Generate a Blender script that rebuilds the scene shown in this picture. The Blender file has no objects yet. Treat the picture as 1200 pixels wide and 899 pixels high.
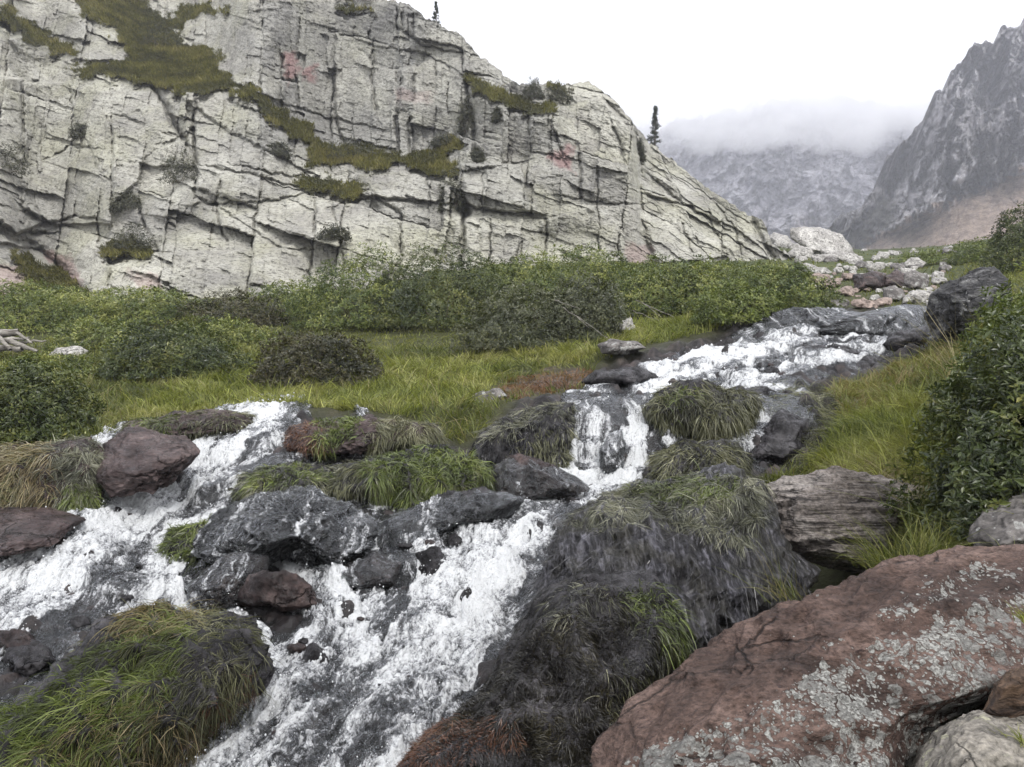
import bpy, bmesh, math, random
import numpy as np, time
np.seterr(over='ignore')
_t0 = time.time()
def tick(s): print('TICK', s, round(time.time() - _t0, 1), flush=True)
rng = np.random.default_rng(11)
random.seed(11)
S = bpy.context.scene
COL = S.collection
F, CX, CY = 900.0, 600.0, 449.5          # photo focal length and centre in its own pixels; the eye is the origin

def P(px, py, Y):
    px, py, Y = np.broadcast_arrays(np.asarray(px, float), np.asarray(py, float), np.asarray(Y, float))
    return np.stack([(px - CX) / F * Y, Y, (CY - py) / F * Y], -1)
def pix(v):
    y = np.maximum(v[..., 1], 1e-3)
    return CX + F * v[..., 0] / y, CY - F * v[..., 2] / y
def sstep(a, b, x):
    t = np.clip((x - a) / (b - a), 0, 1)
    return t * t * (3 - 2 * t)

# ---------------------------------------------------------------- noise
_G = np.array([[1,1,0],[-1,1,0],[1,-1,0],[-1,-1,0],[1,0,1],[-1,0,1],[1,0,-1],[-1,0,-1],
               [0,1,1],[0,-1,1],[0,1,-1],[0,-1,-1],[1,1,0],[-1,1,0],[0,-1,1],[0,-1,-1]], np.float32)
def _hash(i, j, k, s):
    n = i * np.uint32(374761393) + j * np.uint32(668265263) + k * np.uint32(1103515245) + np.uint32((s * 974634) & 0xffffffff)
    n = (n ^ (n >> np.uint32(13))) * np.uint32(1274126177)
    return n ^ (n >> np.uint32(16))
def _split(x):
    x = np.asarray(x, float); f = np.floor(x)
    return f.astype(np.int32).astype(np.uint32), (x - f).astype(np.float32)
_U = [np.uint32(0), np.uint32(1)]
_ANG = np.arange(256, dtype=np.float32) * np.float32(2 * math.pi / 256); _COS, _SIN = np.cos(_ANG), np.sin(_ANG)
def noise3(p, seed=0):
    (xi, xf), (yi, yf), (zi, zf) = _split(p[..., 0]), _split(p[..., 1]), _split(p[..., 2])
    f = lambda t: t * t * t * (t * (t * 6 - 15) + 10)
    u, v, w = f(xf), f(yf), f(zf)
    def g(a, b, c):
        q = _G[_hash(xi + _U[a], yi + _U[b], zi + _U[c], seed) & np.uint32(15)]
        return q[..., 0] * (xf - a) + q[..., 1] * (yf - b) + q[..., 2] * (zf - c)
    l = lambda a, b, t: a + (b - a) * t
    return l(l(l(g(0,0,0), g(1,0,0), u), l(g(0,1,0), g(1,1,0), u), v),
             l(l(g(0,0,1), g(1,0,1), u), l(g(0,1,1), g(1,1,1), u), v), w)
def noise2(x, y, seed=0):
    x, y = np.broadcast_arrays(x, y); (xi, xf), (yi, yf) = _split(x), _split(y)
    f = lambda t: t * t * t * (t * (t * 6 - 15) + 10)
    u, v = f(xf), f(yf)
    def g(a, b):
        q = _hash(xi + _U[a], yi + _U[b], _U[0], seed) & np.uint32(255)
        return _COS[q] * (xf - a) + _SIN[q] * (yf - b)
    l = lambda a, b, t: a + (b - a) * t
    return 1.4 * l(l(g(0,0), g(1,0), u), l(g(0,1), g(1,1), u), v)
def fbm2(x, y, o=4, seed=0, gain=.5, ridge=False):
    r, a = 0, 1.0
    for i in range(o):
        n = noise2(x, y, seed + i * 17)
        r = r + a * ((1 - 2 * np.abs(n)) if ridge else n)
        a *= gain; x = x * 2.03 + 3.1; y = y * 2.03 - 1.7
    return r
def fbm3(p, o=4, seed=0, gain=.5, ridge=False):
    r, a = 0, 1.0
    for i in range(o):
        n = noise3(p, seed + i * 17)
        r = r + a * ((1 - 2 * np.abs(n)) if ridge else n)
        a *= gain; p = p * 2.03 + 3.1
    return r
def vor2(x, y, seed=0, jit=.9):
    xi, yi = np.floor(x).astype(np.int64), np.floor(y).astype(np.int64)
    f1 = np.full(x.shape, 9.0); f2 = np.full(x.shape, 9.0)
    hid = np.zeros(x.shape, np.int64); dx = np.zeros(x.shape); dy = np.zeros(x.shape)
    for a in (-1, 0, 1):
        for b in (-1, 0, 1):
            ua, ub = (xi + a).astype(np.int32).astype(np.uint32), (yi + b).astype(np.int32).astype(np.uint32)
            h = _hash(ua, ub, np.uint32(5), seed).astype(np.int64); h2 = _hash(ua, ub, np.uint32(9), seed).astype(np.int64)
            cx = xi + a + .5 + jit * (h / 4294967296.0 - .5); cy = yi + b + .5 + jit * (h2 / 4294967296.0 - .5)
            d = np.hypot(x - cx, y - cy)
            m = d < f1
            f2 = np.where(m, f1, np.minimum(f2, d))
            hid = np.where(m, h ^ (h2 << 1), hid); dx = np.where(m, x - cx, dx); dy = np.where(m, y - cy, dy)
            f1 = np.where(m, d, f1)
    r = lambda k: (((hid * 2654435761 + k * 40503) & 0xffffffff) ^ (hid >> 7)) % 10007 / 10007.0
    return f1, f2, r, dx, dy

def sd_poly(px, py, poly):               # signed distance in pixels, negative inside
    d = np.full(px.shape, 1e9); inside = np.zeros(px.shape, bool)
    n = len(poly)
    for i in range(n):
        ax, ay = poly[i]; bx, by = poly[(i + 1) % n]
        ex, ey = bx - ax, by - ay
        t = np.clip(((px - ax) * ex + (py - ay) * ey) / (ex * ex + ey * ey + 1e-9), 0, 1)
        d = np.minimum(d, np.hypot(px - ax - t * ex, py - ay - t * ey))
        c = ((ay > py) != (by > py)) & (px < (bx - ax) * (py - ay) / ((by - ay) or 1e-9) + ax)
        inside ^= c
    return np.where(inside, -d, d)
def d_line(px, py, pts):                 # distance, signed side, arc length and fractional index along a polyline
    D = np.full(px.shape, 1e9); T = np.zeros(px.shape); A = np.zeros(px.shape); I = np.zeros(px.shape)
    s = 0.0
    for i in range(len(pts) - 1):
        ax, ay = pts[i][:2]; bx, by = pts[i + 1][:2]
        ex, ey = bx - ax, by - ay; L = math.hypot(ex, ey)
        t = np.clip(((px - ax) * ex + (py - ay) * ey) / (L * L), 0, 1)
        d = np.hypot(px - ax - t * ex, py - ay - t * ey)
        side = (ex * (py - ay) - ey * (px - ax)) / L
        m = d < D
        D = np.where(m, d, D); T = np.where(m, np.sign(side) * d, T); A = np.where(m, s + t * L, A); I = np.where(m, i + t, I)
        s += L
    return D, T, A, I

# ---------------------------------------------------------------- mesh / object helpers
def mesh(name, V, faces, mat=None, parent=None, attrs=None, smooth=True, loc=(0, 0, 0)):
    V = np.asarray(V, np.float32) - np.asarray(loc, np.float32)
    me = bpy.data.meshes.new(name)
    if not isinstance(faces, list): faces = [faces]
    faces = [np.asarray(f, np.int32) for f in faces if len(f)]
    me.vertices.add(len(V)); me.vertices.foreach_set('co', V.ravel())
    nl = sum(f.size for f in faces); nf = sum(len(f) for f in faces)
    me.loops.add(nl); me.loops.foreach_set('vertex_index', np.concatenate([f.ravel() for f in faces]))
    tot = np.concatenate([np.full(len(f), f.shape[1], np.int32) for f in faces])
    me.polygons.add(nf)
    me.polygons.foreach_set('loop_start', np.concatenate([[0], np.cumsum(tot)[:-1]]).astype(np.int32))
    me.polygons.foreach_set('use_smooth', np.full(nf, smooth, bool))
    for k, a in (attrs or {}).items():
        a = np.asarray(a, np.float32)
        if a.ndim == 1:
            at = me.attributes.new(k, 'FLOAT', 'POINT'); at.data.foreach_set('value', a)
        elif a.shape[1] == 2:
            at = me.attributes.new(k, 'FLOAT2', 'POINT'); at.data.foreach_set('vector', a.ravel())
        else:
            at = me.attributes.new(k, 'FLOAT_COLOR', 'POINT')
            at.data.foreach_set('color', np.concatenate([a, np.ones((len(a), 1), np.float32)], 1).ravel())
    me.update(calc_edges=True)
    if mat: me.materials.append(mat)
    o = bpy.data.objects.new(name, me); COL.objects.link(o)
    o.location = (0, 0, 0) if parent else loc
    if parent: o.parent = parent
    return o
def tag(o, label=None, cat=None, group=None, kind=None):
    if label: o['label'] = label
    if cat: o['category'] = cat
    if group: o['group'] = group
    if kind: o['kind'] = kind
    return o
def thing(name, label, cat, loc, group=None):
    o = bpy.data.objects.new(name, None); COL.objects.link(o); o.location = tuple(float(c) for c in loc)
    o.empty_display_size = .2
    return tag(o, label, cat, group)
def gridf(nr, nc):
    i = np.arange((nr - 1) * nc).reshape(nr - 1, nc)[:, :-1].ravel()
    return np.stack([i, i + 1, i + nc + 1, i + nc], 1)
_ico = {}
def ico(n):
    if n not in _ico:
        b = bmesh.new(); bmesh.ops.create_icosphere(b, subdivisions=n, radius=1)
        _ico[n] = (np.array([v.co[:] for v in b.verts]), np.array([[v.index for v in f.verts] for f in b.faces])); b.free()
    return _ico[n]
def tubes(paths, radii, seg=6):          # tapered tubes merged in one vertex list
    V, Fq, o = [], [], 0
    for pts, rad in zip(paths, radii):
        pts = np.asarray(pts, float); rad = np.broadcast_to(rad, (len(pts),))
        t = np.gradient(pts, axis=0); t /= np.linalg.norm(t, axis=1, keepdims=True) + 1e-9
        up = np.where(np.abs(t[:, 2:3]) > .9, [[1., 0, 0]], [[0, 0, 1.]])
        a = np.cross(t, up); a /= np.linalg.norm(a, axis=1, keepdims=True) + 1e-9; b = np.cross(t, a)
        th = np.linspace(0, 2 * math.pi, seg, endpoint=False)
        ring = pts[:, None] + rad[:, None, None] * (np.cos(th)[None, :, None] * a[:, None] + np.sin(th)[None, :, None] * b[:, None])
        V.append(ring.reshape(-1, 3))
        for i in range(len(pts) - 1):
            for k in range(seg):
                Fq.append((o + i * seg + k, o + i * seg + (k + 1) % seg, o + (i + 1) * seg + (k + 1) % seg, o + (i + 1) * seg + k))
        o += len(pts) * seg
    return np.concatenate(V), np.array(Fq)

# ---------------------------------------------------------------- materials
class NT:
    def __init__(s, name):
        s.m = bpy.data.materials.new(name); s.m.use_nodes = True
        s.t = s.m.node_tree; s.t.nodes.clear(); s.out = s.t.nodes.new('ShaderNodeOutputMaterial')
    def n(s, kind, props=None, **inp):
        nd = s.t.nodes.new('ShaderNode' + kind)
        for k, v in (props or {}).items(): setattr(nd, k, v)
        for k, v in inp.items():
            k = int(k[1:]) if k[0] == '_' and k[1:].isdigit() else k.replace('_', ' ')
            s.set(nd.inputs[k], v)
        return nd
    def set(s, sock, v):
        if isinstance(v, bpy.types.NodeSocket): s.t.links.new(v, sock)
        elif isinstance(v, tuple) and len(v) == 3 and sock.type == 'RGBA': sock.default_value = (*v, 1)
        else: sock.default_value = v
    def noise(s, vec, scale, detail=4, rough=.55, dist=0.0):
        return s.n('TexNoise', Vector=vec, Scale=scale, Detail=detail, Roughness=rough, Distortion=dist).outputs[0]
    def ramp(s, f, stops, interp='LINEAR'):
        nd = s.t.nodes.new('ShaderNodeValToRGB'); cr = nd.color_ramp; cr.interpolation = interp
        while len(cr.elements) < len(stops): cr.elements.new(.5)
        for e, (p, c) in zip(cr.elements, stops):
            e.position = p; e.color = (c, c, c, 1) if not isinstance(c, tuple) else (*c, 1)
        s.set(nd.inputs[0], f); return nd.outputs[0]
    def mix(s, f, a, b, blend='MIX'):
        nd = s.t.nodes.new('ShaderNodeMix'); nd.data_type = 'RGBA'; nd.blend_type = blend
        s.set(nd.inputs[0], f); s.set(nd.inputs[6], a); s.set(nd.inputs[7], b); return nd.outputs[2]
    def math(s, op, a, b=0.0, c=None):
        nd = s.t.nodes.new('ShaderNodeMath'); nd.operation = op
        s.set(nd.inputs[0], a); s.set(nd.inputs[1], b)
        if c is not None: s.set(nd.inputs[2], c)
        return nd.outputs[0]
    def attr(s, name, out=2):
        return s.n('Attribute', {'attribute_name': name}).outputs[out]
    def obj(s, scale=(1, 1, 1), rot=(0, 0, 0)):
        tc = s.t.nodes.new('ShaderNodeTexCoord')
        return s.n('Mapping', Vector=tc.outputs['Object'], Scale=scale, Rotation=rot).outputs[0]
    def bump(s, h, strength, dist, prev=None):
        nd = s.n('Bump', Height=h, Strength=strength, Distance=dist)
        if prev is not None: s.set(nd.inputs['Normal'], prev)
        return nd.outputs[0]
    def bsdf(s, col, rough=.8, normal=None, spec=.3, **kw):
        nd = s.n('BsdfPrincipled', Base_Color=col, Roughness=rough, **kw)
        nd.inputs['Specular IOR Level'].default_value = spec
        if normal is not None: s.set(nd.inputs['Normal'], normal)
        return nd.outputs[0]
    def done(s, sh):
        s.t.links.new(sh, s.out.inputs[0]); return s.m

def rock_mat(name, stops, scale=2.0, rough=.8, spec=.3, bump=.6, bd=.02, speck=None, lichen=None, lichen2=None, stretch=(1, 1, 1), rot=(0, 0, 0), fine=40, strata=None, lattr=None, wet=False):
    m = NT(name); v = m.obj(stretch, rot); v0 = m.obj()
    n1 = m.noise(v, scale, 6, .62, .3)
    c = m.ramp(n1, stops)
    nf = m.noise(v, fine, 4, .65)
    c = m.mix(.8, c, m.ramp(nf, [(.34, .35), (.5, .95), (.66, 1.5)]), 'MULTIPLY')
    wv = m.n('VectorMath', {'operation': 'ADD'}, _0=v, _1=m.n('VectorMath', {'operation': 'SCALE'}, _0=m.n('TexNoise', Vector=v0, Scale=scale * 1.5, Detail=5.0).outputs[1], Scale=.9 / scale).outputs[0]).outputs[0]
    ck = m.n('TexVoronoi', {'feature': 'DISTANCE_TO_EDGE'}, Vector=wv, Scale=scale * .9).outputs[0]
    ck = m.math('MULTIPLY', m.ramp(ck, [(.0, 1.0), (.035, 0.0)]), m.ramp(m.noise(v0, scale * .7, 3, .6), [(.46, 0.0), (.56, 1.0)]))
    c = m.mix(m.math('MULTIPLY', ck, .8), c, tuple(x * .3 for x in stops[0][1]))
    h = m.math('ADD', m.math('MULTIPLY', n1, .7), m.math('MULTIPLY_ADD', ck, -.35, m.math('MULTIPLY', nf, .35)))
    if strata:
        w = m.noise(m.obj(strata[0], strata[1]), strata[2], 5, .6, .25)
        c = m.mix(m.ramp(w, [(.38, .9), (.455, 0.0)]), c, strata[3])
        h = m.math('ADD', h, m.math('MULTIPLY', w, 2.2))
    if speck:
        f = m.ramp(m.noise(v0, speck[0], 5, .7), [(speck[1], 0.0), (speck[1] + .06, 1.0)])
        c = m.mix(f, c, speck[2])
    for L in (lichen, lichen2):
        if not L: continue
        vo = m.n('TexVoronoi', {'feature': 'F1'}, Vector=m.n('VectorMath', {'operation': 'ADD'}, _0=v0, _1=m.n('VectorMath', {'operation': 'SCALE'}, _0=m.n('TexNoise', Vector=v0, Scale=L[0] * 1.3, Detail=4.0).outputs[1], Scale=.45 / L[0]).outputs[0]).outputs[0], Scale=L[0])
        vo2 = m.n('TexVoronoi', {'feature': 'F1'}, Vector=vo.inputs['Vector'].links[0].from_socket, Scale=L[0] * 2.7)
        big = m.noise(v0, L[0] * .16, 4, .6)
        a = m.math('SUBTRACT', m.math('MULTIPLY', big, L[3] if len(L) > 3 else 1.6), vo.outputs[0])
        b = m.math('SUBTRACT', m.math('MULTIPLY', big, (L[3] if len(L) > 3 else 1.6) * .92), vo2.outputs[0])
        ab = m.math('MAXIMUM', a, b)
        if lattr: ab = m.math('ADD', ab, m.math('MULTIPLY_ADD', m.attr(lattr), .655, -.5))
        f = m.ramp(ab, [(L[1], 0.0), (L[1] + .035, 1.0)])
        lc = m.mix(m.noise(v0, L[0] * 7, 3, .7), tuple(x * .55 for x in L[2]), tuple(min(1, x * 1.45) for x in L[2]))
        f = m.math('MULTIPLY', f, m.ramp(m.noise(v0, L[0] * 4, 4, .75), [(.38, .25), (.52, 1.0)]))
        c = m.mix(m.math('MULTIPLY', f, .93), c, lc)
        h = m.math('ADD', h, m.math('MULTIPLY', f, .12))
    nb = m.bump(h, bump, bd)
    if wet:
        rr = m.ramp(m.math('ADD', m.math('MULTIPLY', m.noise(v0, 9, 5, .7), .8), m.math('MULTIPLY', nf, .2)), [(.40, .16), (.56, .6)])
        sh = m.n('BsdfPrincipled', Base_Color=c, Roughness=rr, Normal=nb)
        m.set(sh.inputs['Specular IOR Level'], m.ramp(m.noise(v0, 6, 5, .7), [(.42, .10), (.6, spec)]))
        return m.done(sh.outputs[0])
    return m.done(m.bsdf(c, rough, nb, spec))

def leaf_mat(name, rough=.5, trans=.25, spec=.35):
    m = NT(name); c = m.attr('col', 0)
    a = m.bsdf(c, rough, None, spec)
    b = m.n('BsdfTranslucent', Color=m.mix(1.0, c, (1.2, 1.25, .6), 'MULTIPLY')).outputs[0]
    return m.done(m.n('MixShader', _0=trans, _1=a, _2=b).outputs[0])

M_leaf = leaf_mat('leaves', .36, .2, .5)
M_grass = leaf_mat('grass_blades', .55, .3)
M_hair = leaf_mat('wet_hair_grass', .38, .12, .5)
M_algae = leaf_mat('wet_algae', .3, .0, .6)
M_wood = rock_mat('bleached_wood', [(.36, (.09, .08, .07)), (.64, (.3, .28, .25))], 3, .8, .2, .5, .01, stretch=(.6, .6, 4), fine=30)
M_stem = rock_mat('twig_bark', [(.3, (.05, .04, .03)), (.7, (.16, .13, .1))], 8, .8, .2, .3, .004)
M_red = rock_mat('red_sandstone', [(.34, (.032, .022, .019)), (.5, (.084, .055, .045)), (.66, (.145, .10, .085))], 3.4, .75, .2, 1.0, .045,
                 speck=(24, .60, (.035, .022, .02)), lichen=(30, .41, (.32, .32, .30), 1.42), lichen2=(13, .49, (.20, .197, .185), 1.5), lattr='lich', stretch=(.8, .8, 2.2), rot=(0, .5, 0), fine=60)
M_slab = rock_mat('layered_slate', [(.36, (.10, .085, .075)), (.5, (.175, .152, .138)), (.64, (.27, .245, .225))], 2.2, .75, .25, 1.0, .04,
                  strata=((.9, 1.6, 13.0), (.15, -.16, 0), 3.2, (.016, .013, .012)), fine=45)
M_black = rock_mat('black_lichen_rock', [(.36, (.014, .014, .015)), (.5, (.050, .049, .050)), (.64, (.17, .168, .165))], 3.4, .75, .2, 1.0, .04,
                   lichen=(8, .60, (.27, .27, .265), 1.5), stretch=(1, 1, 1.8), rot=(0, -.5, 0), fine=28)
WETK = dict(bump=1.0, bd=.035, wet=True)
M_wet = rock_mat('wet_dark_rock', [(.36, (.006, .0055, .006)), (.52, (.017, .0155, .017)), (.68, (.046, .042, .046))], 6, .3, .34, fine=38, **WETK)
M_wetbrown = rock_mat('wet_brown_rock', [(.36, (.011, .008, .008)), (.52, (.031, .022, .021)), (.68, (.085, .06, .055))], 5, .36, .3, fine=34, **WETK)
M_purple = rock_mat('purple_sandstone', [(.34, (.020, .0155, .0155)), (.5, (.052, .038, .037)), (.66, (.115, .088, .084))], 3.2, .5, .25, fine=34, stretch=(.7, .7, 2.4), **WETK)
M_pale = rock_mat('pale_granite_boulder', [(.36, (.22, .21, .197)), (.64, (.43, .415, .39))], 1.8, .85, .2, .8, .05, speck=(10, .54, (.09, .085, .08)), fine=16)
M_pink = rock_mat('pink_stone', [(.36, (.14, .11, .095)), (.64, (.34, .27, .235))], 2.5, .8, .2, .8, .03, speck=(10, .56, (.08, .06, .05)), fine=16)
M_grey = rock_mat('grey_stone', [(.36, (.06, .055, .053)), (.64, (.2, .185, .175))], 2.5, .8, .2, .9, .03, lichen=(9, .52, (.3, .3, .285)), fine=20)
M_tan = rock_mat('tan_lichen_stone', [(.36, (.085, .078, .068)), (.64, (.23, .21, .18))], 9, .8, .25, .9, .02, lichen=(16, .56, (.30, .29, .21)), fine=60)
M_brown = rock_mat('ochre_stone', [(.36, (.03, .02, .015)), (.64, (.13, .082, .052))], 8, .8, .25, .9, .025, fine=50, stretch=(1, 1, 3))
m = NT('algae_rock'); v = m.obj((26, 5, 5), (.5, .1, .25)); v0 = m.obj()
d = m.noise(v, 1.6, 6, .7, .6); e = m.noise(v0, 5, 5, .6)
c = m.mix(m.ramp(e, [(.42, 0.0), (.6, .75)]), m.ramp(d, [(.36, (.005, .005, .0055)), (.5, (.028, .027, .032)), (.62, (.14, .136, .158))]), m.ramp(d, [(.4, (.010, .009, .006)), (.65, (.045, .042, .028))]))  # pale lilac streaks paint the wet sheen into the algae colour
sh = m.n('BsdfPrincipled', Base_Color=c, Roughness=.38, Normal=m.bump(m.math('ADD', d, m.math('MULTIPLY', e, .6)), 1.0, .035)); sh.inputs['Specular IOR Level'].default_value = .3
M_algaerock = m.done(sh.outputs[0])
# ---------------------------------------------------------------- ground
CP = {  # photo column -> (distance, photo row) of the ground there
 -500: [(1.2,1300),(2.5,990),(4,800),(6,640),(8,540),(12,450),(20,375),(28,345),(60,330)],
 0:   [(1.5,1300),(2.6,985),(3.2,905),(4.2,765),(5.4,655),(5.9,612),(6.5,590),(6.9,528),(7.6,505),(9,488),(12,446),(16,407),(22,369),(26,352),(34,335)],
 110: [(3.2,905),(4.2,765),(5.4,650),(5.9,612),(6.5,588),(6.9,528),(7.6,505),(9,484)],
 200: [(1.5,1300),(3.2,905),(4.4,760),(5.6,650),(6.6,577),(7.4,512),(8.6,485),(12,440),(16,402),(22,367),(26,354),(34,335)],
 330: [(3.2,905),(4.4,745),(5.4,660),(6.4,578),(7.4,505),(8.2,486),(10,465),(13,427),(18,387),(24,357),(34,330)],
 480: [(1.5,1300),(3.1,905),(4.4,725),(5.4,640),(6.3,585),(7.1,545),(7.8,505),(8.6,483),(12,435),(16,400),(22,360),(28,325),(36,300)],
 600: [(3.1,910),(4.4,735),(5.5,632),(6.4,585),(7.1,550),(7.8,500),(8.6,472),(12,430),(16,395),(22,350),(28,318),(36,300)],
 690: [(1.5,1350),(3.0,925),(4.0,770),(5.3,645),(6.3,590),(6.9,566),(7.25,525),(7.6,480),(8.2,470),(9.5,461),(10.5,445),(12,412),(15,385),(20,350),(28,316),(36,300)],
 760: [(3.0,930),(4.0,780),(5.3,650),(6.3,590),(6.9,568),(7.3,525),(7.7,482),(8.3,470),(9.8,459),(10.3,440),(11.2,414),(12.5,398),(15,382),(20,350),(28,316),(40,300)],
 840: [(3.0,930),(4.0,800),(5.0,690),(6.0,610),(6.9,570),(7.5,515),(8.2,470),(9.8,457),(10.4,432),(11.4,410),(12.3,398),(13.2,380),(15,374),(22,338),(30,316),(44,302)],
 930: [(2.8,960),(4,815),(5,715),(5.7,660),(6.4,590),(7.4,530),(8.4,475),(9.6,450),(10.6,424),(11.6,398),(12.6,376),(13.5,364),(20,336),(30,309),(44,291),(70,289)],
 1020:[(1.5,1400),(2.8,960),(4,790),(4.9,690),(5.6,590),(6.4,540),(7.4,500),(8.6,468),(10,436),(11.5,405),(12.8,380),(14,364),(20,338),(30,312),(44,298),(70,299)],
 1100:[(2.5,960),(3.2,820),(4,700),(4.8,600),(6,525),(7.2,482),(8.8,442),(10.5,412),(12.5,384),(16,352),(22,326),(32,306),(46,296),(70,294)],
 1200:[(1.5,1350),(2.3,960),(3,790),(3.8,640),(4.6,560),(5.8,470),(7.5,415),(10,368),(13,338),(18,312),(26,297),(40,283),(70,272)],
 1600:[(1.5,1100),(2.5,800),(4,560),(6,430),(10,330),(20,270),(40,250),(70,240)],
}
cp = np.array([(c, Y, r) for c, l in CP.items() for Y, r in l] +
              [(c, Y, r) for c in (-900, -300, 300, 700, 1000, 1300, 1900) for Y, r in ((130, 312), (400, 335), (1500, 385), (2500, 410))], float)
def _k(c, Y): return np.stack([np.asarray(c) / 170.0, np.log(np.asarray(Y)) * 4.2], -1)
_cpk = _k(cp[:, 0], cp[:, 1]); _cpe = (CY - cp[:, 2]) / F
_C2 = .22 ** 2
_A = np.sqrt(((_cpk[:, None] - _cpk[None]) ** 2).sum(-1) + _C2)
_T = np.c_[np.ones(len(cp)), _cpk]
_W = np.linalg.solve(np.block([[_A - np.eye(len(cp)) * .02, _T], [_T.T, np.zeros((3, 3))]]), np.r_[_cpe, 0, 0, 0])
def elev(px, Y):
    q = _k(px, Y); sh = q.shape[:-1]; q = q.reshape(-1, 2); out = np.empty(len(q))
    for a in range(0, len(q), 60000):
        b = q[a:a + 60000]
        out[a:a + 60000] = np.sqrt(((b[:, None, 0] - _cpk[None, :, 0]) ** 2 + (b[:, None, 1] - _cpk[None, :, 1]) ** 2) + _C2) @ _W[:-3] + _W[-3] + b @ _W[-2:]
    return out.reshape(sh)
STREAM = [(-400,600),(0,602),(60,604),(112,596),(108,545),(128,512),(160,497),(280,483),(350,481),(440,486),(480,493),(540,522),(600,500),(570,492),(610,468),(690,457),(700,428),(760,405),(830,393),(880,370),(960,355),(1092,355),(1098,405),(1050,430),(965,455),(985,480),(955,540),(890,560),(890,700),(760,820),(700,1000),(-400,1000)]
SOIL = [(610,440),(650,432),(700,436),(705,452),(650,460),(600,468),(570,470)]
def steps(x, Y, z, amt):                 # the bed goes down in ledges: flat pools and short falls
    q = z / .26 + .8 * fbm2(x * .9, Y * .9, 2, 21) + .25 * noise2(x * 3.3, Y * 3.3, 22)
    f = q - np.floor(q)
    return z + amt * .26 * (sstep(.5, .98, f) - f)
def ground(px, Y, detail=True):
    px, Y = np.broadcast_arrays(np.asarray(px, float), np.asarray(Y, float))
    z = elev(px, Y) * Y
    py = CY - F * z / Y
    x = (px - CX) / F * Y
    wet = sstep(8, -10, sd_poly(px, py, STREAM)) * sstep(16, 13, Y)
    soil = sstep(8, -8, sd_poly(px, py, SOIL) + 10 * noise2(x * 3, Y * 3, 5)) * sstep(14, 11, Y)
    if detail:
        far = sstep(14, 30, Y)
        st_hi = 0
        b = .05 * fbm2(x * 1.1, Y * 1.1, 3, 3) + .10 * far * fbm2(x * .5, Y * .5, 3, 31)
        st = np.abs(fbm2(x * 2.6, Y * 2.2, 3, 41)) * .17 - .055 + .018 * fbm2(x * 11, Y * 9, 3, 77)
        z = steps(x, Y, z, .62 * wet) + b * (1 - wet * .6) + wet * st
    return x, z, py, wet, soil

# ground sheet, finer where it is near
cols = np.r_[np.linspace(-1500, -40, 120), np.arange(-38, 1240, 2.0), np.linspace(1242, 2700, 120)]
rows = np.r_[np.exp(np.linspace(math.log(.9), math.log(16), 620)), np.exp(np.linspace(math.log(16.1), math.log(80), 200)), np.exp(np.linspace(math.log(82), math.log(2500), 70))]
gc, gr = np.meshgrid(cols, rows)
gx, gz, gpy, gwet, gsoil = ground(gc, gr)
m = NT('ground_cover'); v = m.obj()
n1 = m.noise(v, 1.3, 6, .6); n2 = m.noise(v, 22, 4, .65)
turf = m.mix(n2, (.018, .017, .009), m.mix(n1, (.045, .058, .016), (.085, .085, .028)))
farturf = m.ramp(m.noise(v, .35, 6, .65), [(.3, (.03, .04, .014)), (.55, (.055, .066, .022)), (.75, (.12, .115, .06))])
wetc = m.ramp(m.noise(v, 5, 6, .62), [(.36, (.007, .006, .006)), (.5, (.018, .0155, .016)), (.66, (.055, .043, .040))])
soilc = m.ramp(m.noise(v, 9, 5, .65), [(.36, (.025, .018, .013)), (.5, (.06, .046, .034)), (.66, (.12, .095, .078))])
c = m.mix(m.attr('far'), turf, farturf); c = m.mix(m.attr('soil'), c, soilc); c = m.mix(m.attr('wet'), c, wetc)
ro = m.math('MULTIPLY_ADD', m.attr('wet'), -.45, .9)
nb = m.bump(m.math('ADD', n2, m.noise(v, 6, 5, .6)), .7, .03)
ground_o = mesh('ground', np.stack([gx, gr, gz], -1).reshape(-1, 3), gridf(*gc.shape), m.done(m.bsdf(c, ro, nb, .22)),
                attrs={'wet': gwet.ravel(), 'soil': gsoil.ravel(), 'far': sstep(14, 30, gr).ravel()})
tag(ground_o, kind='structure')

_Yl = np.exp(np.linspace(math.log(1.5), math.log(80), 420))
def Y_at(px, py):                        # distance at which the ground shows at a photo pixel
    e = elev(np.full(_Yl.shape, float(px)), _Yl); r = CY - F * e
    k = np.nonzero((r[:-1] >= py) & (r[1:] < py))[0]
    if not len(k): return float(_Yl[np.argmin(abs(r - py))])
    k = k[0]; return float(_Yl[k] + (_Yl[k + 1] - _Yl[k]) * (r[k] - py) / (r[k] - r[k + 1]))
def gpoint(px, Y):
    x, z, *_ = ground(np.array([float(px)]), np.array([float(Y)])); return np.array([x[0], Y, z[0]])

tick('ground')
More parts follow.
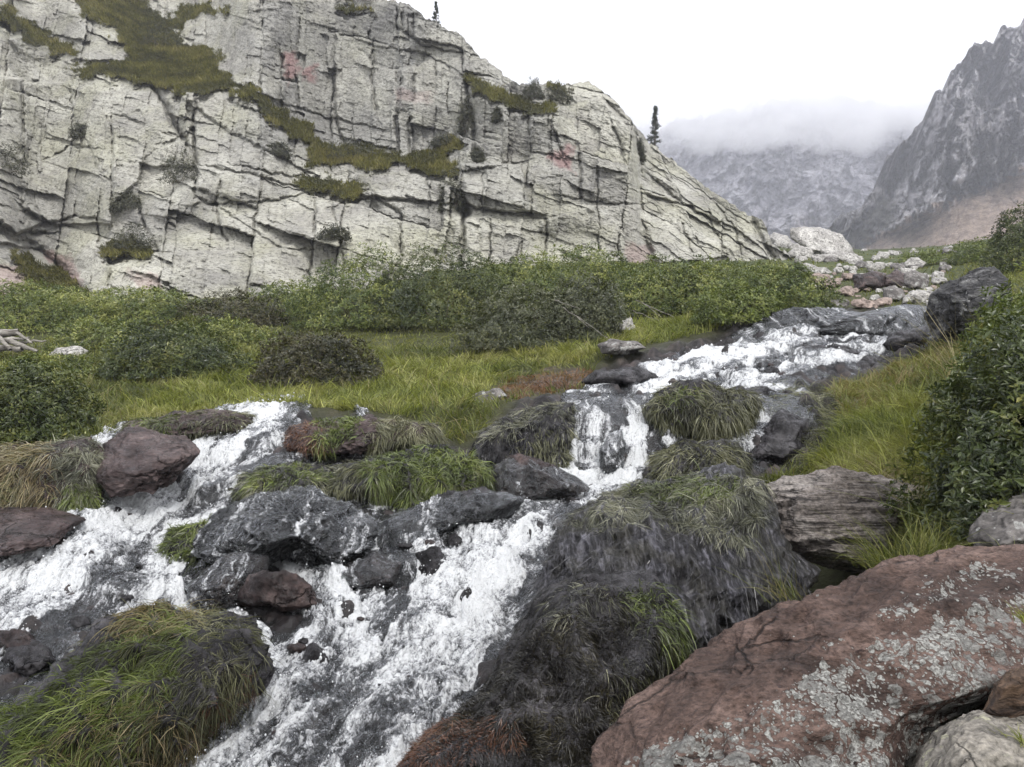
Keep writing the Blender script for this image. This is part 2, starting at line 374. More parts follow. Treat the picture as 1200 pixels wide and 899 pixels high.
# ---------------------------------------------------------------- water
STR = [
 [(350,478,16,.55),(318,488,30,.75),(275,505,36,.85),(255,530,34,.98),(215,565,36,1),(160,602,42,1.05),(105,640,62,.98),(50,680,85,.88),(-10,725,100,.8),(-90,790,120,.8),(-220,880,150,.8)],
 [(330,500,14,.55),(335,525,30,.45),(300,545,30,.5),(255,580,30,.6),(215,625,32,.8),(150,690,50,.75),(75,760,60,.42),(0,830,75,.36),(-70,890,80,.36)],
 [(700,562,46,.92),(655,588,38,.62),(605,618,52,.98),(565,660,74,.9),(515,712,100,.92),(460,772,122,.95),(395,845,135,.98),(335,915,145,.98),(290,980,150,.98)],
 [(680,472,16,.35),(688,490,20,.62),(688,515,24,.68),(684,545,28,.75),(700,563,44,1.0)],
 [(738,478,12,.4),(748,500,16,.66),(746,530,16,.7),(742,555,22,.8),(715,566,34,1.0)],
 [(1088,376,10,.6),(1020,384,12,.4),(960,390,15,.8),(915,403,17,.9),(865,419,20,.72),(820,433,25,.85),(790,444,26,1.1),(772,457,20,.95),(725,466,24,.3),(672,474,18,.4)],
 [(1090,396,7,.7),(1040,402,9,.6),(1000,412,11,.7),(950,424,12,.6),(905,441,12,.85),(860,451,13,.6)],
 [(422,488,8,.6),(432,508,9,.95),(450,526,17,.95),(405,534,14,.45),(350,540,14,.4)],
 [(300,570,50,.34),(330,610,55,.42),(345,645,36,.66),(372,680,34,.92),(395,720,48,.92),(420,770,70,.9)],
 [(455,625,14,.45),(470,660,26,.5),(470,700,40,.75),(450,740,50,.9)],
 [(196,690,9,.8),(220,712,14,.85),(262,722,14,.55),(310,745,10,.5),(330,790,16,.7)],
 [(148,508,8,.5),(118,520,8,.8),(85,550,7,.35),(66,575,6,.75),(60,592,9,.4)],
]
wc, wr = np.meshgrid(np.arange(-120, 1110, 1.15), np.exp(np.linspace(math.log(2.75), math.log(14.0), 980)))
we = elev(wc, wr); wz = we * wr; wpy = CY - F * we; wx = (wc - CX) / F * wr; wz = steps(wx, wr, wz, .62)
bestm = np.full(wc.shape, -9.0); fo = np.zeros(wc.shape); SS = np.zeros(wc.shape); TT = np.zeros(wc.shape)
jx = 7 * fbm2(wx * 4, wr * 4, 3, 301); jy = 5 * fbm2(wx * 4, wr * 4, 3, 305)
for k, st in enumerate(STR):
    D, T, A, I = d_line(wc + jx, wpy + jy, st)
    hw = np.interp(I, range(len(st)), [s[2] for s in st]); ff = np.interp(I, range(len(st)), [s[3] for s in st])
    q = 1 - D / hw
    m_ = q > bestm
    fo = np.where(m_, ff, np.maximum(fo, np.where(q > .15, ff, 0)))
    SS = np.where(m_, A * wr / F + k * 7.7, SS); TT = np.where(m_, T * wr / F + k * 3.3, TT)
    bestm = np.where(m_, q, bestm)
film = np.clip(-(sd_poly(wc + jx, wpy + jy, STREAM) + 14) / 60, -.5, .22) * sstep(13.5, 12.5, wr)
fo = np.where(film > bestm, np.maximum(fo * .6, .34), fo); bestm = np.maximum(bestm, film)
SS = SS + np.where(film >= bestm, wr * -1.2, 0)
edge = sstep(-.12, .35, bestm)
wob = .04 * fbm2(wx * 5, wr * 5, 3, 330) + .005 * fbm2(wx * 26, wr * 22, 2, 331)
tq = TT + wob
a1 = fbm2(tq * 17, SS * 3.2, 4, 310, .58, True)             # strands along the flow
a3 = fbm2(tq * 52, SS * 9, 3, 340, .62, True)
a2 = fbm2(wx * 8 + 3, wr * 5, 3, 320, .55)
a4 = fbm2(tq * 4.2, SS * 1.5, 3, 345, .55)                  # clear and white lanes
steep = np.zeros(wc.shape); steep[1:-1] = np.clip((wz[2:] - wz[:-2]) / (wr[2:] - wr[:-2]), 0, 1.5)
for _ in range(3): steep[1:-1] = (steep[2:] + steep[1:-1] + steep[:-2]) / 3
amp = edge * np.clip(fo, 0, 1)
wzz = wz + .004 + .05 * edge + amp * (.020 * a1 + .016 * a2 + .008 * a3 + .010 * fbm2(wx * 34, wr * 26, 3, 350, .6)) - (1 - edge) * .05
foam = fo * 1.05 - .87 + .66 * a4 + .17 * a2 + .16 * a1 + .12 * (a3 - .5) + .26 * fbm2(wx * 30, wr * 22, 3, 351, .65) + .45 * (edge - .8) + .30 * np.clip(steep - .25, -.3, .8)
foam = sstep(-.34, .85, foam) * sstep(.02, .4, edge)
keep = (bestm > -.13)
fq = gridf(*wc.shape); kv = keep.ravel(); fq = fq[kv[fq].all(1)]
used = np.unique(fq); remap = np.zeros(kv.size, np.int32); remap[used] = np.arange(len(used))
WV = np.stack([wx, wr, wzz], -1).reshape(-1, 3)[used]
m = NT('running_water'); v = m.attr('flow', 1)
f = m.attr('foam')
vv = m.n('Mapping', Vector=v, Scale=(85, 16, 1)).outputs[0]
d = m.noise(vv, 1.0, 6, .7, .3); d2 = m.noise(m.n('Mapping', Vector=v, Scale=(230, 55, 1)).outputs[0], 1.0, 4, .7)
gr_ = m.noise(m.obj(), 75, 5, .75)
fs = m.math('ADD', m.math('ADD', f, m.math('MULTIPLY_ADD', gr_, 1.5, -.75)), m.math('ADD', m.math('MULTIPLY_ADD', d, .9, -.45), m.math('MULTIPLY_ADD', d2, .9, -.45)))
f2 = m.ramp(fs, [(.24, 0.0), (.48, .5), (.8, .9), (1.0, 1.0)])
nb = m.bump(m.math('ADD', d, m.math('ADD', gr_, m.math('MULTIPLY', d2, .4))), .8, .014)
white = m.bsdf(m.mix(m.ramp(fs, [(.25, 0.0), (.95, 1.0)]), (.20, .205, .22), (.60, .61, .62)), .5, nb, .3)
gl = m.n('BsdfGlossy', Color=(.9, .92, .95), Roughness=.12, Normal=nb).outputs[0]
tr = m.n('BsdfTransparent', Color=(.80, .82, .81)).outputs[0]
fr = m.n('Fresnel', IOR=1.33, Normal=nb).outputs[0]
clear = m.n('MixShader', _0=m.math('MULTIPLY_ADD', fr, .9, .02), _1=tr, _2=gl).outputs[0]
water_m = m.done(m.n('MixShader', _0=f2, _1=clear, _2=white).outputs[0])
water_o = mesh('stream_water', WV, remap[fq], water_m, attrs={'foam': foam.ravel()[used], 'flow': np.stack([TT + wob, SS], -1).reshape(-1, 2)[used]})
tag(water_o, kind='structure')
# flying drops over the white water
wgt = (foam * edge).ravel()[used] ** 3 * (steep.ravel()[used] * 1.2 + .15)
idx = rng.choice(len(used), 11000, p=wgt / wgt.sum())
iv, iff = ico(1)
pos = WV[idx] + np.stack([rng.normal(0, .02, 11000), rng.normal(0, .02, 11000), np.abs(rng.normal(0, .03, 11000))], 1)
rad = rng.gamma(2.0, .0008, 11000) * (.4 + WV[idx, 1] * .11)
st_ = rng.uniform(.8, 2.2, (11000, 1)) * np.array([[.4, .2, 1]]) + np.array([[.7, .7, .2]])
dv = (pos[:, None] + iv[None] * rad[:, None, None] * st_[:, None]).reshape(-1, 3)
df = (iff[None] + (np.arange(11000) * len(iv))[:, None, None]).reshape(-1, 3)
m = NT('spray_drops'); M_spray = m.done(m.bsdf((.6, .61, .63), .3, None, .5))
tag(mesh('water_spray', dv, df, M_spray), kind='stuff')

tick('water')
# ---------------------------------------------------------------- rocks
def inflate(poly, Y0, thick, kz=0.0, kx=0.0, sub=5, planes=16, seed=0, rough=.05, flat=.8, strata=0.0, fine=.5, cell=0.0, cz=0.0):
    """closed boulder: an outline (photo pixels at distance Y0) given its depth, a lean (kz, kx) and cut faces"""
    r = np.random.default_rng(seed + 100)
    N, Fc = ico(sub)
    rad = np.ones(len(N))
    for _ in range(planes):
        n = r.normal(size=3); n /= np.linalg.norm(n); c = r.uniform(flat, .97)
        dt = N @ n
        rad = np.minimum(rad, np.where(dt > .05, c / np.maximum(dt, .05), 9))
    rad = .97 * rad + .03
    p = np.array(poly, float); c0 = (p.min(0) + p.max(0)) / 2
    th = np.arctan2(-N[:, 2], N[:, 0])
    R = np.zeros(len(N)); dx, dy = np.cos(th), np.sin(th)
    for i in range(len(p)):
        a = p[i] - c0; b = p[(i + 1) % len(p)] - c0; e = b - a
        den = dx * e[1] - dy * e[0]; den = np.where(abs(den) < 1e-9, 1e-9, den)
        t = (a[0] * e[1] - a[1] * e[0]) / den; s = (a[0] * dy - a[1] * dx) / den
        R = np.where((t > 0) & (s >= -1e-6) & (s <= 1 + 1e-6), np.maximum(R, t), R)
    mm = np.hypot(N[:, 0], N[:, 2]) * rad
    mm = mm ** .85 * 1.04
    ex, ey = R * mm * dx, R * mm * dy
    sc = Y0 / F
    q = np.stack([ex * sc, N[:, 1] * rad * thick, -ey * sc], 1)
    size = (np.ptp(q[:, 0]) + np.ptp(q[:, 2])) / 2
    w = q / size
    disp = rough * size * (fbm3(w * 2.2 + seed, 4, seed) + .5 * fbm3(w * 1.1 + seed + 9, 2, seed + 3))
    disp = disp + .45 * rough * size * fbm3(w * 4.5 + seed * 2, 4, seed + 11, .55, True) - .2 * rough * size
    disp = disp + fine * .035 * size * fbm3(w * 9 + seed, 3, seed + 5, .55, True)
    if strata:
        tt = w @ np.array([.12, .45, 1.0]) * 11 + .9 * fbm3(w * 1.6, 3, seed + 8)
        disp = disp + strata * size * (np.abs((tt % 1) - .5) * 2 - .5 + .6 * noise3(np.stack([tt * 3, w[:, 0] * 3, w[:, 1] * 3], 1), seed))
    disp = disp - np.percentile(disp, 78)
    nrm = q / np.array([1, max(thick, 1e-3) * 2 / size, 1]); nrm /= np.linalg.norm(nrm, axis=1, keepdims=True) + 1e-9
    q = q + nrm * disp[:, None]
    Y = Y0 + q[:, 1] + kz * q[:, 2] + kx * q[:, 0] + cz
    Y = np.maximum(Y, .6)
    return P(c0[0] + q[:, 0] / sc, c0[1] - q[:, 2] / sc, Y), Fc
def normals(V, Fc):
    n = np.cross(V[Fc[:, 1]] - V[Fc[:, 0]], V[Fc[:, 2]] - V[Fc[:, 0]])
    ar = np.linalg.norm(n, axis=1) + 1e-12
    return n / ar[:, None], ar / 2
def base_of(V): return np.array([V[:, 0].mean(), V[:, 1].mean(), V[:, 2].min()])
WETROCKS = {}
def boulder(name, label, cat, mat, poly, Y0, thick, group=None, attr=None, **kw):
    V, Fc = inflate(poly, Y0, thick, **kw); b = base_of(V); WETROCKS[name] = (V, Fc)
    return tag(mesh(name, V, Fc, mat, loc=b, attrs={k: f(*pix(V)) for k, f in (attr or {}).items()}), label, cat, group)

# ---------------------------------------------------------------- stream boulders
LICH = [([(690,912),(790,858),(880,822),(960,772),(1040,742),(1100,722),(1150,692),(1215,684),(1215,800),(1130,860),(1060,920),(690,1000)], 1.0),
        ([(1010,726),(1060,690),(1110,668),(1150,654),(1215,654),(1215,676),(1150,690),(1090,716),(1040,734)], .93), ([(962,752),(985,740),(1005,744),(985,764),(966,768)], .95)]
def lich(px, py):
    a = np.full(px.shape, .14)
    for pl, v in LICH: a = np.maximum(a, v * sstep(16, -16, sd_poly(px + 14 * fbm2(px / 30, py / 30, 3, 71), py + 14 * fbm2(px / 30, py / 30, 3, 72), pl)))
    return a
boulder('red_boulder', 'big rust red boulder crusted with pale grey lichen, sloping towards the stream', 'boulder', M_red,
        [(685,940),(708,872),(758,812),(850,748),(950,692),(1040,657),(1120,643),(1200,644),(1300,668),(1360,760),(1260,800),(1160,830),(1100,862),(1068,905),(1040,1000),(700,1010)], 2.45, .42, kz=.75, kx=.12, attr={'lich': lich}, sub=7, planes=9, seed=3, rough=.026, flat=.84, fine=.55, strata=.0025)
boulder('layered_boulder', 'pale layered slab of rock with dark bedding lines overhanging a hollow', 'boulder', M_slab,
        [(880,568),(905,551),(960,547),(1020,558),(1090,570),(1120,590),(1080,640),(1015,672),(955,660),(905,645),(886,612)], 5.15, .42, kz=.5, kx=.1, sub=7, planes=12, seed=5, rough=.03, flat=.7, strata=.02, fine=.4)
boulder('black_boulder', 'big angular black boulder with white lichen top beside the upper falls', 'boulder', M_black,
        [(1078,372),(1092,345),(1130,318),(1170,305),(1196,322),(1200,350),(1172,380),(1125,408),(1092,405)], 10.3, .75, kz=.3, kx=-.2, sub=7, planes=13, seed=8, rough=.028, flat=.56, fine=.6, strata=.006)
boulder('purple_boulder', 'flat topped purple brown rock beside the left branch of white water', 'rock', M_purple,
        [(110,560),(124,522),(148,502),(190,500),(218,512),(232,532),(205,560),(178,582),(128,586)], 6.35, .38, kz=1.0, sub=6, planes=9, seed=12, rough=.05, flat=.60, fine=.6)
boulder('flat_red_rock', 'flat reddish slab under the left grassy ledge by the foam', 'rock', M_purple,
        [(-120,600),(0,594),(60,596),(100,608),(62,640),(0,652),(-120,655)], 5.5, .3, kz=2.2, sub=6, planes=6, seed=14, rough=.03, flat=.8, fine=.4)
boulder('streaked_boulder', 'broad dark wet boulder with thin white trickles between the two branches', 'rock', M_wet,
        [(228,650),(246,605),(300,578),(380,570),(440,578),(470,612),(452,645),(400,662),(330,662),(262,672)], 5.55, .5, kz=.9, sub=7, planes=12, seed=17, rough=.06, flat=.60, fine=1.1)
boulder('cave_rock', 'small brown rock with a dark hollow in front, ringed by water', 'rock', M_wetbrown,
        [(276,700),(292,672),(335,664),(366,688),(372,708),(330,718),(290,716)], 4.75, .2, kz=.3, sub=5, planes=9, seed=19, rough=.05, flat=.60, fine=.7)
boulder('brown_stream_rock', 'jagged brown wet rock between the broad dark boulder and the grassy mound', 'rock', M_wetbrown,
        [(205,690),(230,662),(270,645),(320,650),(318,690),(290,712),(240,716)], 4.95, .28, kz=.8, sub=6, planes=10, seed=21, rough=.055, flat=.58, fine=.9)
boulder('purple_stream_rock', 'smooth purple rock half washed over, right of the broad dark boulder', 'rock', M_purple,
        [(392,672),(410,650),(450,645),(478,660),(470,690),(420,692)], 5.05, .22, kz=.9, sub=5, planes=8, seed=23, rough=.06, flat=.60)
boulder('round_stream_rock', 'small black rock in the foam below the long dark ledge', 'rock', M_wet,
        [(478,672),(488,648),(510,640),(530,660),(520,680),(494,684)], 5.05, .16, kz=.4, sub=5, planes=9, seed=25, rough=.05, flat=.60)
boulder('dark_ledge_rock', 'long dark rounded ledge below the middle clump of hanging grass', 'rock', M_wet,
        [(438,640),(452,610),(500,588),(560,574),(618,582),(606,606),(545,622),(490,634),(460,652)], 5.75, .3, kz=.5, sub=6, planes=8, seed=27, rough=.06, flat=.60, fine=.6)
boulder('brown_falls_rock', 'sloping purple brown rock at the foot of the middle falls', 'rock', M_wetbrown,
        [(572,588),(584,548),(606,530),(650,545),(694,572),(690,584),(620,594)], 6.5, .3, kz=.5, kx=-.2, sub=6, planes=8, seed=29, rough=.06, flat=.60, fine=.6)
boulder('falls_rock', 'black wet rock splitting the middle falls in two', 'rock', M_wet,
        [(702,556),(703,522),(712,500),(728,502),(733,530),(728,556),(714,560)], 7.12, .2, kz=.45, sub=5, planes=9, seed=31, rough=.05, flat=.60)
boulder('foam_rock', 'small dark rock poking out of the main white water', 'rock', M_wet,
        [(352,775),(366,752),(384,756),(390,790),(372,805),(356,796)], 4.05, .1, kz=.5, sub=5, planes=9, seed=33, rough=.05, flat=.60)
boulder('edge_stone', 'reddish brown rock at the foot of the black moss mound', 'rock', M_wetbrown,
        [(452,925),(478,888),(510,862),(545,860),(560,890),(550,960),(460,960)], 2.95, .15, kz=.8, sub=5, planes=8, seed=35, rough=.06, flat=.60)
boulder('whaleback_ledge', 'long smooth grey ledge with water sheeting over at the top falls', 'rock', M_wet,
        [(825,410),(868,386),(908,366),(955,359),(1010,366),(1060,357),(1090,362),(1098,395),(1050,398),(950,400),(880,412)], 12.7, .8, kz=.6, sub=7, planes=10, seed=37, rough=.03, flat=.7, fine=.7, strata=.006)
for i, (pl, Y, s, lb) in enumerate([
    ([(936,412),(950,402),(985,403),(1015,414),(1000,422),(950,422)], 11.2, 41, 'flat black stone lying in the upper rapids, like a lid'),
    ([(985,440),(1000,420),(1040,415),(1070,420),(1050,438),(1005,450)], 10.7, 43, 'dark curved stone at the grassy right edge of the upper rapids'),
    ([(1028,405),(1042,390),(1085,382),(1098,398),(1070,412),(1040,414)], 11.5, 45, 'black undercut stone at the foot of the big angular boulder'),
    ([(925,446),(940,430),(975,428),(990,442),(960,452)], 10.3, 47, 'low dark stone at the lower lip of the upper rapids'),
    ([(680,448),(698,434),(750,429),(776,441),(756,456),(700,461)], 10.4, 49, 'layered grey ledge left of the white upper chute'),
    ([(840,470),(862,455),(900,452),(930,462),(920,480),(870,486)], 8.9, 51, 'low wet rock right of the overhanging grass, above the middle falls'),
    ([(865,545),(880,505),(915,480),(950,492),(950,530),(920,550)], 7.7, 53, 'dark wet rock step under the right grassy bank')]):
    boulder('wet_rock', lb, 'rock', M_wet, pl, Y, .3 if i != 4 else .5, kz=.8, sub=5, planes=9, seed=s, rough=.045, flat=.58, fine=.8)
boulder('tan_stone', 'tan rounded stone with yellow lichen, propped under the big red boulder', 'stone', M_tan,
        [(1058,925),(1080,878),(1105,850),(1145,833),(1200,838),(1270,860),(1270,990),(1050,990)], 1.95, .3, kz=.4, sub=6, planes=8, seed=55, rough=.035, flat=.8)
boulder('ochre_stone', 'ochre brown stone wedged between the red boulder and a tan stone', 'stone', M_brown,
        [(1140,842),(1155,798),(1195,780),(1270,790),(1270,860),(1180,850)], 2.12, .25, kz=.3, sub=5, planes=8, seed=57, rough=.06, flat=.60)
boulder('lichen_rock', 'grey rock with pale lichen under the dark bush at the right edge', 'rock', M_grey,
        [(1132,632),(1148,602),(1200,576),(1290,575),(1290,660),(1160,655)], 3.9, .3, kz=.5, sub=6, planes=8, seed=59, rough=.06, flat=.60)
boulder('flat_stone', 'thin pale flat stone below the big shrubs at the stream edge', 'stone', M_grey,
        [(700,404),(716,397),(748,400),(756,408),(735,415),(708,414)], 11.3, .3, kz=.5, sub=5, planes=7, seed=61, rough=.04, flat=.75)
boulder('flat_stone', 'small grey stone on the bare reddish soil patch', 'stone', M_grey,
        [(553,468),(562,456),(585,455),(594,464),(585,474),(562,475)], 8.9, .2, kz=.5, sub=5, planes=7, seed=63, rough=.05, flat=.60)
boulder('pale_stone', 'pale rounded stone among low shrubs near the dead wood', 'stone', M_pale,
        [(56,417),(66,408),(92,405),(104,411),(96,420),(66,421)], 14.6, .3, kz=.4, sub=5, planes=7, seed=65, rough=.06, flat=.60)
boulder('pale_stone', 'small dark rimmed stone in shrubs right of the pale rounded stone', 'stone', M_grey,
        [(90,408),(96,397),(108,399),(112,410),(100,414)], 15.2, .2, kz=.3, sub=4, planes=7, seed=66, rough=.05, flat=.7)
boulder('pale_stone', 'pale block half hidden between two big shrubs above the stream', 'stone', M_pale,
        [(724,388),(728,375),(740,372),(746,386),(738,393)], 13.2, .2, kz=.3, sub=4, planes=7, seed=67, rough=.05, flat=.7)


r = np.random.default_rng(61)
ZONES = [([(60,640),(230,560),(290,500),(330,500),(280,600),(120,730),(20,760)], 6), ([(330,680),(450,640),(620,590),(640,640),(560,760),(470,890),(250,899),(340,790)], 9), ([(0,740),(90,700),(110,760),(0,860)], 9),
         ([(380,600),(560,620),(520,690),(400,700)], 6), ([(780,440),(900,390),(1040,395),(1000,430),(860,455)], 16), ([(600,560),(700,545),(760,570),(660,600)], 6)]
for zi, (zp, zn) in enumerate(ZONES):
    k = 0
    while k < zn:
        px, py = r.uniform(min(p[0] for p in zp), max(p[0] for p in zp)), r.uniform(min(p[1] for p in zp), max(p[1] for p in zp))
        if sd_poly(np.array([px]), np.array([py]), zp)[0] > 0: continue
        Y = Y_at(px, py); w_ = r.gamma(4, .028) / Y * F * (1.25 if zi == 2 else 1); h_ = w_ * r.uniform(.45, .8)
        pl = [(px + .5 * w_ * r.uniform(.8, 1.1) * math.cos(t), py - h_ * .15 + .5 * h_ * r.uniform(.8, 1.1) * math.sin(t)) for t in np.linspace(0, 2 * math.pi, 9)[:-1]]
        sm, sl = (M_wet, 'black') if r.random() < .65 else (M_wetbrown, 'brown')
        boulder('wet_stone', 'small %s wet stone poking through the rushing stream' % sl, 'stone', sm, pl, Y, .5 * w_ * Y / F, 'small %s wet stones in the stream' % sl,
                kz=.6, sub=4, planes=9, seed=700 + zi * 40 + k, rough=.06, flat=.58, fine=.9)
        k += 1
# ---------------------------------------------------------------- far boulders
far_list = [
 (962,283,66,34,'p','largest pale slanted slab at the end of the big cliff'),
 (985,300,44,16,'p','pale split slab leaning below the largest slanted slab'),
 (915,276,30,16,'p','pale block right against the end of the big cliff'),
 (938,296,30,14,'p','pale rounded boulder below the cliff end block'),
 (968,303,26,10,'p','flat pale boulder in grass under the split slab'),
 (955,318,40,13,'p','long flat pale slab at the shrub edge'),
 (1000,307,12,9,'p','small pale block standing in the valley grass'),
 (1071,296,11,9,'p','upright white stone on the grass saddle'),
 (1048,297,17,6,'p','flat white stone beside the upright one on the saddle'),
 (1111,306,20,6,'p','flat pale stone alone on the right grassy slope'),
 (1073,312,16,6,'g','grey flat stone on the slope above the jumble of blocks'),
 (1052,313,16,8,'g','dark grey stone in the gully above the jumble'),
 (1018,330,40,22,'d','dark brown block shading a hollow in the stream jumble'),
 (1052,328,32,22,'b','brown tilted block in the middle of the stream jumble'),
 (1075,330,26,22,'g','tall grey pointed block right in the stream jumble'),
 (1047,345,24,18,'g','grey split block in front of the tilted brown one'),
 (1074,348,34,16,'p','pale slab leaning on the big black boulder'),
 (1014,356,34,12,'k','salmon pink slab at the lip of the upper falls'),
 (1036,354,22,9,'k','small pink slab right of the salmon one'),
 (990,342,24,12,'k','pinkish stone at the left of the jumble'),
 (985,355,22,10,'g','grey stone above the whaleback ledge'),
 (1000,325,28,8,'k','long pink flat stone above the jumble hollow'),
 (975,333,22,9,'k','pink flat stone at the shrub end'),
 (1093,355,16,10,'p','pale wedge between jumble and black boulder'),
]
def horizon(px):
    k = (_Yl > 14) & (_Yl < 75); return float((CY - F * elev(np.full(_Yl.shape, float(px)), _Yl))[k].min())
cm = {'p': M_pale, 'g': M_grey, 'd': M_wetbrown, 'b': M_purple, 'k': M_pink}
def blocky(cx, cy, w, h, r, tilt=0.0):
    a = []
    n = r.integers(6, 9)
    for k in range(n):
        t = 2 * math.pi * (k + r.uniform(-.25, .25)) / n
        q = (abs(math.cos(t)) ** 4 + abs(math.sin(t)) ** 4) ** -.25 * r.uniform(.82, 1.05)
        x, y = q * math.cos(t) * w / 2, q * math.sin(t) * h / 2
        a.append((cx + x, cy + y + tilt * x))
    return a
for i, (cx, cy, w, h, c, lb) in enumerate(far_list):
    r = np.random.default_rng(500 + i)
    hz = horizon(cx); cy = max(cy, hz + 1 - h * .42)
    Y = Y_at(cx, max(cy + h * .45, hz + 1.5))
    boulder('far_boulder', lb, 'boulder', cm[c], blocky(cx, cy, w * 1.18, h * 1.2, r, .25 if i < 3 else r.uniform(-.15, .2)), Y, w / F * Y * .4, 'boulders scattered at the mouth of the valley',
            kz=.7, sub=5 if w > 24 else 4, planes=10, seed=70 + i, rough=.05, flat=.62, fine=.7)
r = np.random.default_rng(77)
k = 0
while k < 120:                              # nameless small stones of the same field
    cx = r.uniform(895, 1120); cy = r.uniform(268, 352)
    if cy > 300 and cx < 930: continue
    if cy < horizon(cx) + 2: continue
    Y = Y_at(cx, cy)
    w = r.gamma(2.5, 3.0) + 4
    sm, sl = (M_pale, 'pale') if r.random() < .6 else ((M_pink, 'pinkish') if cy > 320 else (M_grey, 'grey'))
    boulder('small_far_stone', 'small %s stone in the grassy boulder field at the valley mouth' % sl, 'stone', sm,
            blocky(cx, cy - w * .15, w, w * r.uniform(.4, .7), r), Y, w / F * Y * .45, 'small %s stones of the far boulder field' % sl, kz=.5, sub=4 if w > 10 else 3, planes=9, seed=200 + k, rough=.06, flat=.65)
    k += 1
tick('rocks')
# ---------------------------------------------------------------- blades of grass, hair grass, algae
def unit(v): return v / (np.linalg.norm(v, axis=-1, keepdims=True) + 1e-12)
def blades(base, d, L, w, droop, col, seg=3):
    n = len(base); t = np.linspace(0, 1, seg + 1)
    d = unit(d); side = unit(np.cross(d, rng.normal(size=(n, 3))))
    pts = base[:, None] + d[:, None] * (L[:, None] * t)[..., None] + droop[:, None] * (L[:, None] * t ** 2)[..., None]
    ww = w[:, None] * np.maximum(1 - t, 0) ** .6 * .5
    a = pts[:, :-1] - side[:, None] * ww[:, :-1, None]; b = pts[:, :-1] + side[:, None] * ww[:, :-1, None]
    V = np.concatenate([np.stack([a, b], 2).reshape(n, -1, 3), pts[:, -1:]], 1); k = 2 * seg + 1
    o = (np.arange(n) * k)[:, None]
    q = np.concatenate([o + np.array([2 * i, 2 * i + 1, 2 * i + 3, 2 * i + 2]) for i in range(seg - 1)]) if seg > 1 else np.zeros((0, 4), int)
    tr = o + np.array([2 * seg - 2, 2 * seg - 1, 2 * seg])
    return V.reshape(-1, 3), [q, tr], np.repeat(col, k, 0)
def palette(n, cols, clump=None, jit=.25):
    c = np.array(cols, float)
    t = rng.random(n) if clump is None else np.clip(clump + rng.normal(0, .16, n), 0, .9999)
    x = np.clip(t, 0, .9999) * (len(c) - 1); i = np.floor(x).astype(int); f = (x - i)[:, None]
    return (c[i] * (1 - f) + c[np.minimum(i + 1, len(c) - 1)] * f) * np.exp(rng.normal(0, jit, (n, 1)))
KINDS = {  # length, width, along normal, along downhill, random, droop, colours
 'hang':  (.10, .0038, .34, 1.0, .42, .30, [(.025,.025,.013), (.068,.07,.036), (.145,.145,.08), (.25,.24,.155)]),
 'grey':  (.095, .0034, .24, 1.0, .42, .20, [(.03,.03,.022), (.09,.093,.066), (.19,.19,.135), (.30,.29,.22)]),
 'green': (.13, .0048, .75, .6, .45, .35, [(.028,.034,.01), (.065,.085,.02), (.12,.15,.035), (.19,.2,.07)]),
 'dry':   (.17, .0042, .55, .8, .4, .45, [(.05,.036,.018), (.13,.10,.05), (.22,.18,.10), (.1,.11,.04)]),
 'moss':  (.030, .0034, .9, .6, .7, .25, [(.005,.004,.003), (.009,.0075,.005), (.017,.014,.008), (.05,.043,.02)]),
 'algae': (.10, .0022, .02, 1.0, .06, .02, [(.006,.006,.007), (.014,.0135,.015), (.032,.031,.036), (.08,.078,.09)]),  # palest tone is a painted highlight on the wet strands
 'rust':  (.045, .0036, .8, .8, .6, .3, [(.05,.022,.012), (.11,.05,.03), (.16,.1,.06)]),
}
def hairs(base, n, kind, flow=None, scale=1.0, clump_s=4.0):
    L0, w0, an, ad, ar, dr, cols = KINDS[kind]
    N = len(base)
    g = np.array([0, 0, -1.0]); dh = unit(g - n * (n @ g)[:, None] + 1e-6)
    if flow is not None: dh = unit(dh + np.asarray(flow))
    cl = noise3(base * clump_s, 60); cl2 = noise3(base * clump_s * 3, 61)
    wig = np.stack([noise3(base * 7, 62), noise3(base * 7, 63), noise3(base * 7, 64)], 1)
    d = n * an + dh * ad + wig * ar * 2.2 + rng.normal(0, ar * .6, (N, 3))
    L = L0 * scale * np.exp(rng.normal(0, .3, N)) * (1 + .6 * cl)
    w = np.full(N, w0) * np.maximum(base[:, 1] / 4.5, .75) * rng.uniform(.7, 1.3, N)
    droop = np.tile(g * dr, (N, 1)) - n * an * .35
    return blades(base, d, np.clip(L, .012, None), w, droop, palette(N, cols, .42 + .55 * cl + .3 * cl2), 3 if kind in ('hang', 'grey', 'green', 'dry', 'algae') else 2)
def merge(parts):
    V, Fq, Ft, C, o = [], [], [], [], 0
    for v, f, c in parts:
        V.append(v); Fq.append(f[0] + o); Ft.append(f[1] + o); C.append(c); o += len(v)
    return np.concatenate(V), [np.concatenate(Fq), np.concatenate(Ft)], np.concatenate(C)
def on_mesh(V, Fc, poly, N, soft=10):
    n, ar = normals(V, Fc); c = V[Fc].mean(1); px, py = pix(c)
    e = sd_poly(px + 6 * noise2(px / 9, py / 9, 3), py + 6 * noise2(px / 9, py / 9, 8), poly)
    wgt = ar * sstep(soft, -soft, e) * ((n * -unit(c)).sum(1) > -.35)
    if wgt.sum() <= 0: return np.zeros((0, 3)), np.zeros((0, 3))
    f = rng.choice(len(Fc), N, p=wgt / wgt.sum()); u, v = rng.random(N), rng.random(N)
    u, v = np.where(u + v > 1, 1 - u, u), np.where(u + v > 1, 1 - v, v)
    t = V[Fc[f]]
    return t[:, 0] + (t[:, 1] - t[:, 0]) * u[:, None] + (t[:, 2] - t[:, 0]) * v[:, None], n[f]
